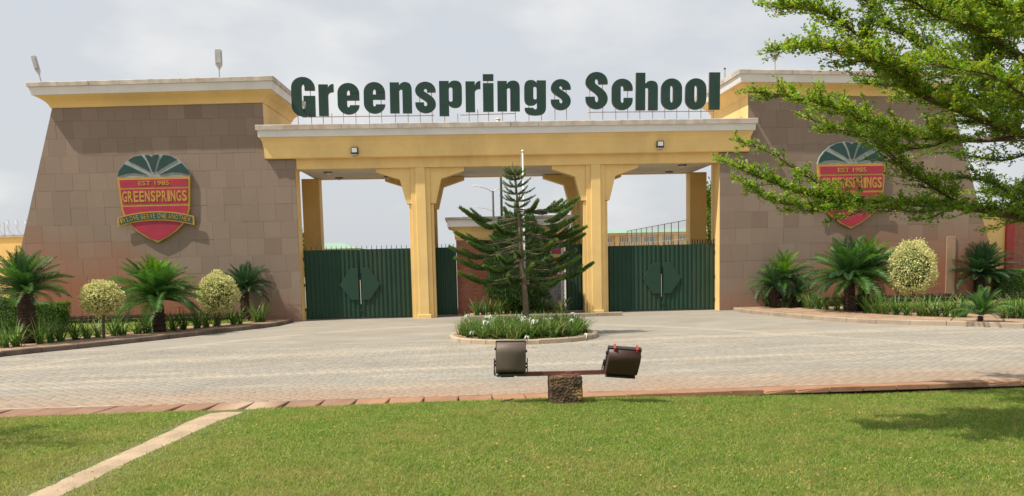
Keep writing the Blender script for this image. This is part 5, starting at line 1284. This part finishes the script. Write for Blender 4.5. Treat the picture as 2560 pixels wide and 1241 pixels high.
for i, (py0, tx, ty, dy) in enumerate(BR):
    z0 = pp(1300, ty+.62*(py0-ty)).z; tip = pp(tx, ty, dy); d = tip-trunk_at(z0); ln = Vector((d.x, d.y)).length
    branch(z0, tip, bare=.42 if ln > 1.2 else .25, sag=.09+.05*ln, R0=.118, dens=20, seed=i+10)
    if ln > 1.1:       # side shoots
        for s in ((-1, 1)[i % 2],):
            q = tip+Vector((-d.x*.18, s*.26-d.y*.15, -.05)); branch(z0-.01, q, bare=.6, sag=.12+.04*ln, R0=.08, dens=13, seed=i*3+s+99, rad=.010)
# upper whorls
for j, (py0, half, rise) in enumerate([(520, 34, 14), (505, 44, 20), (487, 42, 20), (470, 40, 20), (452, 34, 18), (438, 30, 14), (440, 22, 22)]):
    for k in range(7):
        a = k*2*math.pi/7+j*.5; z0 = pp(1290, py0).z; c = trunk_at(z0); L_ = half*PYY/F*1.0*random.uniform(.85, 1.1)
        tip = c+Vector((math.cos(a)*L_, math.sin(a)*L_, rise*PYY/F*random.uniform(.7, 1.2))); branch(z0, tip, bare=.08, sag=.03, R0=.055, dens=11, seed=j*7+k, rad=.009)
for px, py in ((1281, 404), (1292, 414), (1272, 436), (1276, 438)):
    V, a = foxtail([trunk_at(pp(1285, 436).z), pp(px, py+12), pp(px, py)], .2, .022, 6, px); br = MB().tube([trunk_at(pp(1285, 440).z), pp(px, py+14), pp(px, py)], [.010, .008, .004], 5).build('branch', M_PBARK, pine); quads_obj('needles', V, a, M_NEEDLE, br)
# inner dense shoots round the stem
V_ = []; A_l = []
g = np.random.default_rng(5)
for k in range(62):
    z = g.uniform(pp(1300, 725).z, pp(1300, 530).z); c = trunk_at(z); a = g.uniform(0, 6.28); L_ = g.uniform(.25, .6); tip = c+Vector((math.cos(a)*L_, math.sin(a)*L_, g.uniform(0, .25)))
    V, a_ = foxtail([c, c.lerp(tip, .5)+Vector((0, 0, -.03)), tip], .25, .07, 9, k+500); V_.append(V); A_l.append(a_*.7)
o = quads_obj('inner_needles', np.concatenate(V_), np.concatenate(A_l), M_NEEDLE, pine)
# ---- dense conifer shrub behind it
cs = at(1300, 700, Y=29.9); r = empty('conifer_shrub', (cs.x, 29.9, .1), label='dense egg-shaped dark green conifer shrub behind the pine against the gatehouse', cat='conifer shrub')
rx = 84*29.9/F; zt_ = at(1300, 552, Y=29.9).z-.1; zc_ = zt_*.54
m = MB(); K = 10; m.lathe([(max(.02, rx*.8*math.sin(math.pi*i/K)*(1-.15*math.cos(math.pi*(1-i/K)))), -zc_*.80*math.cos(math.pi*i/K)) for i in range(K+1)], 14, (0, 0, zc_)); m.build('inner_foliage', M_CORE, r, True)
MB().tube([(0, 0, -.1), (0, 0, zc_)], [.08, .05], 8).build('trunk', M_BARK, r)
g = np.random.default_rng(77); n = 16000; d = unit(g.normal(0, 1, (n, 3))); lump = 1+.10*np.sin(d[:, 0]*9)*np.cos(d[:, 2]*8+1)+.08*np.sin(d[:, 0]*17+d[:, 2]*15)
rad = (1-.25*g.random(n)**1.4)*lump; P = d*rad[:, None]; f = 1-.16*P[:, 2]; P[:, 0] *= rx*f; P[:, 1] *= rx*f; P[:, 2] = P[:, 2]*zc_+zc_
V = leaves_np(P, unit(d*.5+g.normal(0, .25, (n, 3))+np.array([0, 0, .9])), .13*g.uniform(.6, 1.4, n), .16, g=g); quads_obj('crown', V, g.random(n), M_THUJA, r)
# ---- trees seen beyond the gates
def far_tree(x, y, h, rw, label, seed, z0=.25, n=6000, size=.16):
    r = empty('leafy_tree', (x, y, 0), label=label, cat='tree'); g = np.random.default_rng(seed)
    MB().tube([(0, 0, -.1), (.05, 0, h*.4), (0, 0, h*.85)], [.14, .09, .03], 8).build('trunk', M_BARK, r)
    m = MB()
    cl = []
    for k in range(26):
        zz = h*(z0+(1-z0)*g.random()); a = g.uniform(0, 6.28); rr = rw*(.35+.65*g.random())*math.sin(math.pi*min(.97, (zz/h-z0)/(1-z0)*.85+.12)); c = (rr*math.cos(a), rr*math.sin(a), zz); cl.append(c); m.tube([(0, 0, zz*.8), (c[0]*.6, c[1]*.6, zz*.93), c], [.04, .025, .008], 5)
    m.build('limbs', M_BARK, r); cl = np.array(cl); idx = g.integers(0, 26, n); P = cl[idx]+g.normal(0, rw*.23, (n, 3)); D = unit(g.normal(0, .8, (n, 3))+np.array([0, 0, -.3]))
    quads_obj('crown', leaves_np(P, D, size*g.uniform(.6, 1.3, n), .22, g=g), g.random(n), M_HEDGE if seed == 2 else M_TREEL, r); return r
q = at(1792, 560, Y=37); far_tree(q.x, 37, at(1785, 438, Y=37).z, .75, 'narrow dark leafy tree between the back pillar and the right tower', 2)
q = at(752, 600, Y=70); far_tree(q.x, 70, at(755, 590, Y=70).z, 1.2, 'distant round tree glimpsed between the left tower and back pillar', 3, size=.25)
# ---- large tree whose boughs reach in from the right; its trunk stands just outside the picture
TREE = Vector((8.3, 9.6, -.14))
tree = empty('leafy_tree', TREE, label='large small-leaved tree whose tiered boughs reach across the right of the picture', cat='tree')
tg = np.random.default_rng(21)
LV, LA = [], []          # leaves
def bough(pts, r0, r1, name='bough', twig=1.0, start=.0, L0=.55, bright=0.0, dens=1.0, flat=.35):
    pts = [Vector(p) for p in pts]; cl = resample(smooth_line(pts, 8), .05); n = len(cl)
    m = MB(); m.tube(cl[::2]+[cl[-1]], [r0+(r1-r0)*(i/max(1, len(cl[::2])))**.8 for i in range(len(cl[::2])+1)], 8); m.build(name, M_BARK, tree, True)
    tw = MB(); C = []; D = []
    for i in range(n):
        u = i/(n-1)
        if u < start: continue
        for _ in range(int(2.3*twig+random.random())):
            t = (cl[min(i+1, n-1)]-cl[max(i-1, 0)]).normalized(); s = Vector((-t.y, t.x, 0)).normalized()*random.choice((-1, 1))
            d = (t*random.uniform(.35, 1.1)+s*random.uniform(.3, 1.0)+Vector((0, 0, random.uniform(-flat*.55, flat)))).normalized(); L_ = L0*random.uniform(.35, 1.65)*(1-.60*u)
            p = cl[i]; P = [p]; steps = max(3, int(L_/.045))
            for j in range(steps):
                d = (d+Vector((random.uniform(-.16, .16), random.uniform(-.16, .16), random.uniform(-.10, .11)))).normalized(); p = p+d*.045; P.append(p)
            tw.tube(P, [.006*(1-.7*j/len(P)) for j in range(len(P))], 3, False)
            for j, q in enumerate(P[1:]):
                if random.random() < .95*dens: C.append(q); D.append(d)
                if random.random() < .5*dens:      # a side spur with its own rosette
                    q2 = q+Vector((random.uniform(-.07, .07), random.uniform(-.07, .07), random.uniform(-.025, .035))); C.append(q2); D.append(d)
    tw.build('twigs', M_BARK, tree)['kind'] = 'stuff'
    C = np.array([tuple(c) for c in C]); D = np.array([tuple(c) for c in D])
    K = 6; n = len(C); Ck = np.repeat(C, K, 0)+tg.normal(0, .013, (n*K, 3)); Dk = unit(np.repeat(D, K, 0)*.35+tg.normal(0, .62, (n*K, 3))*np.array([1, 1, .55])+np.array([0, 0, .28]))
    S_ = tg.uniform(.022, .050, n*K); V = np.empty((n*K, 4, 3)); side = unit(np.cross(Dk, np.array([0, 0, 1.0])+tg.normal(0, .45, (n*K, 3)))); w = side*(S_*.34)[:, None]; L_ = Dk*S_[:, None]
    V[:, 0] = Ck; V[:, 1] = Ck+L_*.68+w; V[:, 2] = Ck+L_; V[:, 3] = Ck+L_*.68-w
    LV.append(V); LA.append(np.clip(np.repeat(tg.normal(.6+bright, .17, n), K)+tg.normal(0, .13, n*K), 0, .95)+(tg.random(n*K) < .012)*1.0)
def T(px, py, Y): return at(px, py, Y=Y)-TREE
E_ = (2700, 420)
bough([Vector((-.15, 0, 2.2)), T(2640, 372, 9.4), T(2560, 338, 9.2), T(2500, 318, 9.1), T(2400, 278, 9.0), T(2300, 238, 8.9), T(2220, 165, 8.8), T(2150, 92, 8.7), T(2060, 34, 8.6), T(1945, 10, 8.5)], .075, .006, 'bough', 1.0, .22, .62, .12)
bough([T(2330, 250, 8.95), T(2240, 175, 8.5), T(2120, 132, 8.3), T(2040, 118, 8.2), T(1958, 122, 8.1)], .018, .005, 'bough', 1.1, .1, .50, .12)
bough([T(2540, 345, 9.2), T(2440, 352, 9.4), T(2320, 345, 9.5), T(2210, 318, 9.5), T(2090, 272, 9.5), T(1990, 246, 9.4), T(1905, 230, 9.3)], .030, .005, 'bough', 1.0, .12, .55, .05)
bough([T(2380, 350, 9.4), T(2290, 372, 9.7), T(2200, 352, 9.8), T(2100, 322, 9.9), T(2050, 306, 9.9), T(1998, 290, 9.9)], .014, .004, 'bough', .55, .1, .28, .05, .8)
bough([Vector((-.10, 0, 1.55)), T(2640, 572, 9.8), T(2560, 545, 9.7), T(2440, 522, 9.6), T(2320, 512, 9.5), T(2200, 505, 9.4), T(2080, 496, 9.3), T(1985, 476, 9.2), T(1890, 440, 9.2), T(1818, 408, 9.2)], .085, .005, 'bough', 1.0, .16, .50, .0)
bough([T(2180, 505, 9.4), T(2100, 520, 9.2), T(2020, 520, 9.1), T(1940, 500, 9.0), T(1850, 452, 9.0)], .014, .004, 'bough', .85, .05, .34, .0)
bough([T(2130, 498, 9.3), T(2060, 465, 9.6), T(1990, 425, 9.6), T(1930, 385, 9.6), T(1842, 352, 9.6)], .012, .003, 'bough', .55, .1, .26, .05, .8)
bough([T(2420, 520, 9.6), T(2350, 480, 9.4), T(2270, 425, 9.3), T(2200, 362, 9.2), T(2130, 330, 9.1), T(2060, 325, 9.1)], .022, .005, 'bough', .8, .1, .42, .02)
bough([T(2400, 518, 9.6), T(2300, 530, 9.2), T(2200, 520, 9.0), T(2120, 540, 9.0), T(2080, 552, 9.0)], .015, .004, 'bough', .5, .2, .30, -.15, .7)
bough([T(2460, 525, 9.6), T(2390, 520, 9.2), T(2330, 545, 9.0), T(2290, 552, 9.0)], .014, .004, 'bough', .5, .3, .30, -.1, .7)
bough([T(2560, 545, 9.7), T(2530, 490, 10.2), T(2470, 455, 10.5), T(2400, 445, 10.6), T(2330, 450, 10.6)], .025, .005, 'bough', .7, .1, .5, -.25)
bough([T(2500, 318, 9.1), T(2470, 250, 9.2), T(2447, 180, 9.2), T(2440, 100, 9.1), T(2462, 20, 9.0), T(2450, -80, 8.9)], .035, .010, 'bough', .9, .1, .60, .08)
bough([Vector((-.1, 0, 2.9)), T(2620, 190, 9.0), T(2540, 130, 8.8), T(2440, 70, 8.7), T(2340, 40, 8.6), T(2240, -20, 8.5), T(2120, -30, 8.4)], .05, .006, 'bough', 1.0, .2, .62, .12)
bough([T(2600, 185, 9.0), T(2520, 205, 9.8), T(2420, 180, 10.0), T(2320, 130, 10.1), T(2230, 60, 10.1), T(2150, -10, 10.1)], .026, .006, 'bough', .9, .1, .6, -.05)
bough([T(2560, 338, 9.2), T(2480, 270, 9.9), T(2380, 235, 10.2), T(2270, 220, 10.3), T(2170, 205, 10.3)], .022, .005, 'bough', .9, .1, .55, -.15)
bough([T(2620, 360, 9.4), T(2520, 400, 9.9), T(2440, 392, 10.0), T(2360, 380, 10.0)], .02, .005, 'bough', .35, .2, .45, -.2, .8)
bough([T(2640, 300, 9.2), T(2560, 240, 8.3), T(2480, 190, 8.1), T(2400, 175, 8.0), T(2320, 160, 8.0)], .022, .005, 'bough', .75, .1, .5, .1)
bough([T(2640, 80, 9.2), T(2560, 30, 8.8), T(2480, 10, 8.6), T(2380, -30, 8.6)], .03, .006, 'bough', .9, .1, .6, .1)
# boughs above and outside the picture on the near and far sides
for (a, b) in (((.0, .1, 3.3), (-1.3, 1.5, 4.2)), ((.0, -.1, 3.4), (-1.0, -2.4, 4.0)), ((.1, 0, 3.2), (2.2, 1.0, 4.0)), ((.1, 0, 3.4), (1.6, -1.8, 4.2)), ((.0, .1, 2.6), (-.6, 2.4, 3.0)), ((0, 0, 3.6), (-1.9, .3, 4.9)), ((0, 0, 2.4), (.5, 2.8, 2.8)), ((0, 0, 4.0), (-4.6, 1.3, 6.1)), ((0, 0, 4.0), (-3.4, 1.9, 6.0))):
    a = Vector(a); b = Vector(b); bough([a, a.lerp(b, .4)+Vector((0, 0, .15)), b], .05, .008, 'bough', .9, .3, .8, .0)
m = MB(); m.tube([(0, 0, -.3), (0, 0, 0), (-.04, 0, 1), (-.08, .02, 2), (-.05, 0, 3), (0, 0, 4.2)], [.24, .19, .15, .13, .10, .04], 12); m.build('trunk', M_BARK, tree, True)
V = np.concatenate(LV); A = np.concatenate(LA); print('tree leaves', len(V))
o = quads_obj('crown', V, A, M_TREEL, tree); o['kind'] = 'stuff'
# second tree of the same kind off to the left, out of view: only its shade reaches the lawn
t2 = empty('leafy_tree', (-8.15, 9.3, -.05), label='second small-leaved tree off the left edge, only its shade on the grass shows', cat='tree')
m = MB(); m.tube([(0, 0, -.2), (0, 0, 1.2), (.05, 0, 2.6), (0, 0, 4)], [.17, .13, .10, .03], 10); m.build('trunk', M_BARK, t2, True)
m = MB(); C = []
for k in range(16):
    a = k*2.4; L_ = random.uniform(.9, 1.5); z = 1.9+.13*k; e = Vector((math.cos(a)*L_, math.sin(a)*L_, z+random.uniform(.1, .4))); m.tube([(0, 0, z-.3), tuple(e*.5+Vector((0, 0, z*.5-.05))), tuple(e)], [.03, .02, .006], 5)
    for j in range(260):
        f = random.uniform(.35, 1.05); C.append((e.x*f+random.gauss(0, .16), e.y*f+random.gauss(0, .16), z-.2+(e.z-z+.2)*f+random.gauss(0, .07)))
m.build('limbs', M_BARK, t2); C = np.array(C); K = 4; C = np.repeat(C, K, 0)+tg.normal(0, .02, (len(C)*K, 3)); D = unit(tg.normal(0, .7, C.shape)+np.array([0, 0, .3]))
quads_obj('crown', leaves_np(C, D, tg.uniform(.03, .055, len(C)), .3), tg.random(len(C))*.9, M_TREEL, t2)['kind'] = 'stuff'
# ------------------------------------------------------------------ floodlight stand on the lawn
fb = at(1417, 1019, Z=-.07); FY = fb.y+.02; FC = FY+.17
st = empty('floodlight_stand', (fb.x, FC, -.07), label='old concrete block on the lawn carrying a rusty crossbar with two brown floodlights', cat='floodlight stand')
def sp(px, py, dy=-.17): v = at(px, py, Y=FC+dy); return Vector((v.x-fb.x, dy, v.z+.07))
import mathutils
bl = sp(1378, 1019); br_ = sp(1459, 1019); bt = sp(1417, 941).z
bm = bmesh.new(); bmesh.ops.create_cube(bm, size=1); bmesh.ops.subdivide_edges(bm, edges=bm.edges[:], cuts=22, use_grid_fill=True)
for v in bm.verts:
    x, y, z = v.co; fr_ = max(abs(x), abs(y)); edge = min(1, (.5-min(abs(x), abs(y)))*9+.0) if fr_ > .499 else 1
    p = Vector((x*.46, y*.38, (z+.5)*(bt+.08)-.08)); nz = mathutils.noise.noise(p*38)*.5+mathutils.noise.noise(p*80)*.4+mathutils.noise.noise(p*9)*.4
    k = .016 if p.z < bt-.04 else .005
    nrm = Vector((x if abs(x) > .499 else 0, y if abs(y) > .499 else 0, z if z > .499 else 0)); 
    if nrm.length: p += nrm.normalized()*nz*k-nrm.normalized()*(.012 if (abs(x) > .499)+(abs(y) > .499)+(z > .499) > 1 else 0)
    v.co = p
me = bpy.data.meshes.new('block'); bm.to_mesh(me); bm.free(); me.materials.append(M_BLOCK); link('base_block', me, st)
A0 = sp(1252, 938, 0); A1 = sp(1577, 930, 0)
def along(u, dy=0, dz=0): q = A0.lerp(A1, u); return Vector((q.x, q.y+dy, q.z+dz))
def barpiece(u0, u1, y0, y1, z0, z1):
    m = MB(); a = along(u0); b = along(u1)
    vs = [(p.x, p.y+y, p.z+z) for z in (z0, z1) for y in (y0, y1) for p in (a, b)]
    m.add(vs, [(0, 2, 3, 1), (4, 5, 7, 6), (0, 1, 5, 4), (2, 6, 7, 3), (0, 4, 6, 2), (1, 3, 7, 5)]); return m
m = barpiece(0, .965, -.03, .03, -.003, .036); m.build('crossbar', M_RUST, st)
m = barpiece(0.0, .10, -.036, -.031, -.03, .034); m.v += []; m.build('bar_sleeve', M_DARK, st)
m = barpiece(.12, .99, -.044, -.0305, -.022, -.002); m.build('conduit', M_RUST, st)
m = MB(); c = along(.52); m.bbox(c.x-.05, c.x+.05, -.055, -.04, c.z-.03, c.z+.035, b=.006); m.tube([(c.x-.03, -.066, c.z), (c.x-.03, -.045, c.z)], .009, 6); m.tube([(c.x+.03, -.066, c.z), (c.x+.03, -.045, c.z)], .009, 6); m.build('clamp', M_RUST, st)
m = MB(); m.bbox(c.x-.12, c.x+.12, -.10, .10, bt-.002, bt+.012, b=.004); m.build('base_plate', M_RUST, st)
m = MB(); m.box(c.x-.03, c.x+.03, -.03, .03, bt+.012, c.z-.003); m.build('stub_post', M_RUST, st)
def flood(center_px, wpx, hpx, tiltx, roll, label, clips, mat):
    q = sp(center_px[0], center_px[1], 0); s_ = FC/F; w = wpx*s_/2; h = hpx*s_
    fl = empty('floodlight', q); fl.parent = st; fl.rotation_euler = (math.radians(tiltx), math.radians(roll), 0); fl['label'] = label
    k = h/.46
    prof = [(0, .445), (-.03, .445), (-.075, .43), (-.115, .395), (-.14, .35), (-.150, .29), (-.152, .10), (-.142, .055), (-.10, .02), (0, .005)]
    pr3 = [Vector((a_, b_, 0)) for a_, b_ in prof]; prof = [(v.x, v.y) for v in smooth_line(pr3, 3)]
    m = MB(); n = len(prof); vs = []
    for x, ins in ((-w*.93, 0), (-w*.97+.0, 1), (w*.97, 1), (w*.93, 0)):
        pass
    xs = [-w*.90, -w*.96, w*.96, w*.90]; sh = [.014, 0, 0, .014]
    xs = [-w*.96, -w*.92, w*.92, w*.96]; sh = [.012, 0, 0, .012]
    for x, e in zip(xs, sh): vs += [(x, y+(e if y < -.01 else 0), z*k-(e if z > .4 else -e if z < .05 else 0)) for y, z in prof]
    fs = [tuple(range(n))[::-1], tuple(range(3*n, 4*n))]
    for r in range(3):
        for i in range(n): j = (i+1) % n; fs.append((r*n+i, r*n+j, (r+1)*n+j, (r+1)*n+i))
    m.add(vs, fs); ho = m.build('housing', mat, fl, True)
    for p_ in ho.data.polygons[:2]: p_.use_smooth = False
    for e_ in ho.data.edges:
        a_, b_ = e_.vertices
        if a_//n == b_//n and a_//n in (0, 3): e_.use_edge_sharp = True
    m = MB(); f_ = .02
    for (x0, x1, z0, z1) in ((-w, w, h*.975, h*1.01), (-w, w, -.015, h*.02), (-w, -w*.965, h*.02, h*.975), (w*.965, w, h*.02, h*.975)): m.box(x0, x1, -.022, .03, z0, z1)
    m.build('rim', M_DARK, fl)
    m = MB(); m.box(-w*.96, w*.96, .012, .018, h*.021, h*.974); m.build('glass', M_GLASS, fl)
    m = MB(); m.box(-w*.9, w*.9, -.13, -.02, .0-.03, -.002); m.build('gear_box', M_DARK, fl)
    m = MB()
    for zz in (.2, .32, .72): m.box(-w-.018, -w-.001, -.02, .015, h*zz, h*zz+.03); m.box(w+.001, w+.018, -.02, .015, h*(zz-.08), h*(zz-.08)+.03)
    m.build('side_latches', M_DARK, fl)
    if clips:
        for u in (-.62, .72): m = MB(); m.bbox(w*u-.016, w*u+.016, -.055, .036, h*.985, h*1.01+.03, b=.004); m.box(w*u-.016, w*u+.016, -.060, -.0555, h*.93, h*1.0); m.build('clip', M_RED2, fl)
    m = MB(); m.tube([(-w-.02, 0, h*.45), (-w-.022, 0, -.04), (-w+.03, 0, -.05)], .008, 5); m.tube([(w+.02, 0, h*.45), (w+.022, 0, -.04), (w-.03, 0, -.05)], .008, 5); m.build('yoke', M_DARK, fl)
flood((1277, 931), 76, 80, 4, 1.0, 'left floodlight with dusty grey-brown cover', False, M_HOUS)
flood((1549, 926), 84, 76, 36, 5.5, 'right floodlight with two red clips, tilted', True, M_BRONZE)
def px_tube(pts, r, mat, name): MB().tube(smooth_line([sp(x, y, d) for x, y, d in pts], 6), r, 6, True).build(name, mat, st)
px_tube([(1237, 905, 0), (1237, 930, -.02), (1242, 941, -.03), (1254, 941, -.03)], .007, M_DARK, 'cable')
px_tube([(1588, 915, 0), (1587, 928, -.03), (1581, 933, -.03), (1560, 935, -.04)], .009, M_RUST, 'cable')
# stick lying on the slabs
p = at(1262, 1003, Z=.02); q = at(1272+8, 999, Z=.02); o = MB().tube([(p.x-.06, p.y-.03, .02), (q.x, q.y, .022), (q.x+.02, q.y+.05, .02)], .009, 5).build('stick', M_BARK); tag(o, 'short dark stick lying on the orange drain slabs left of the block', 'stick')
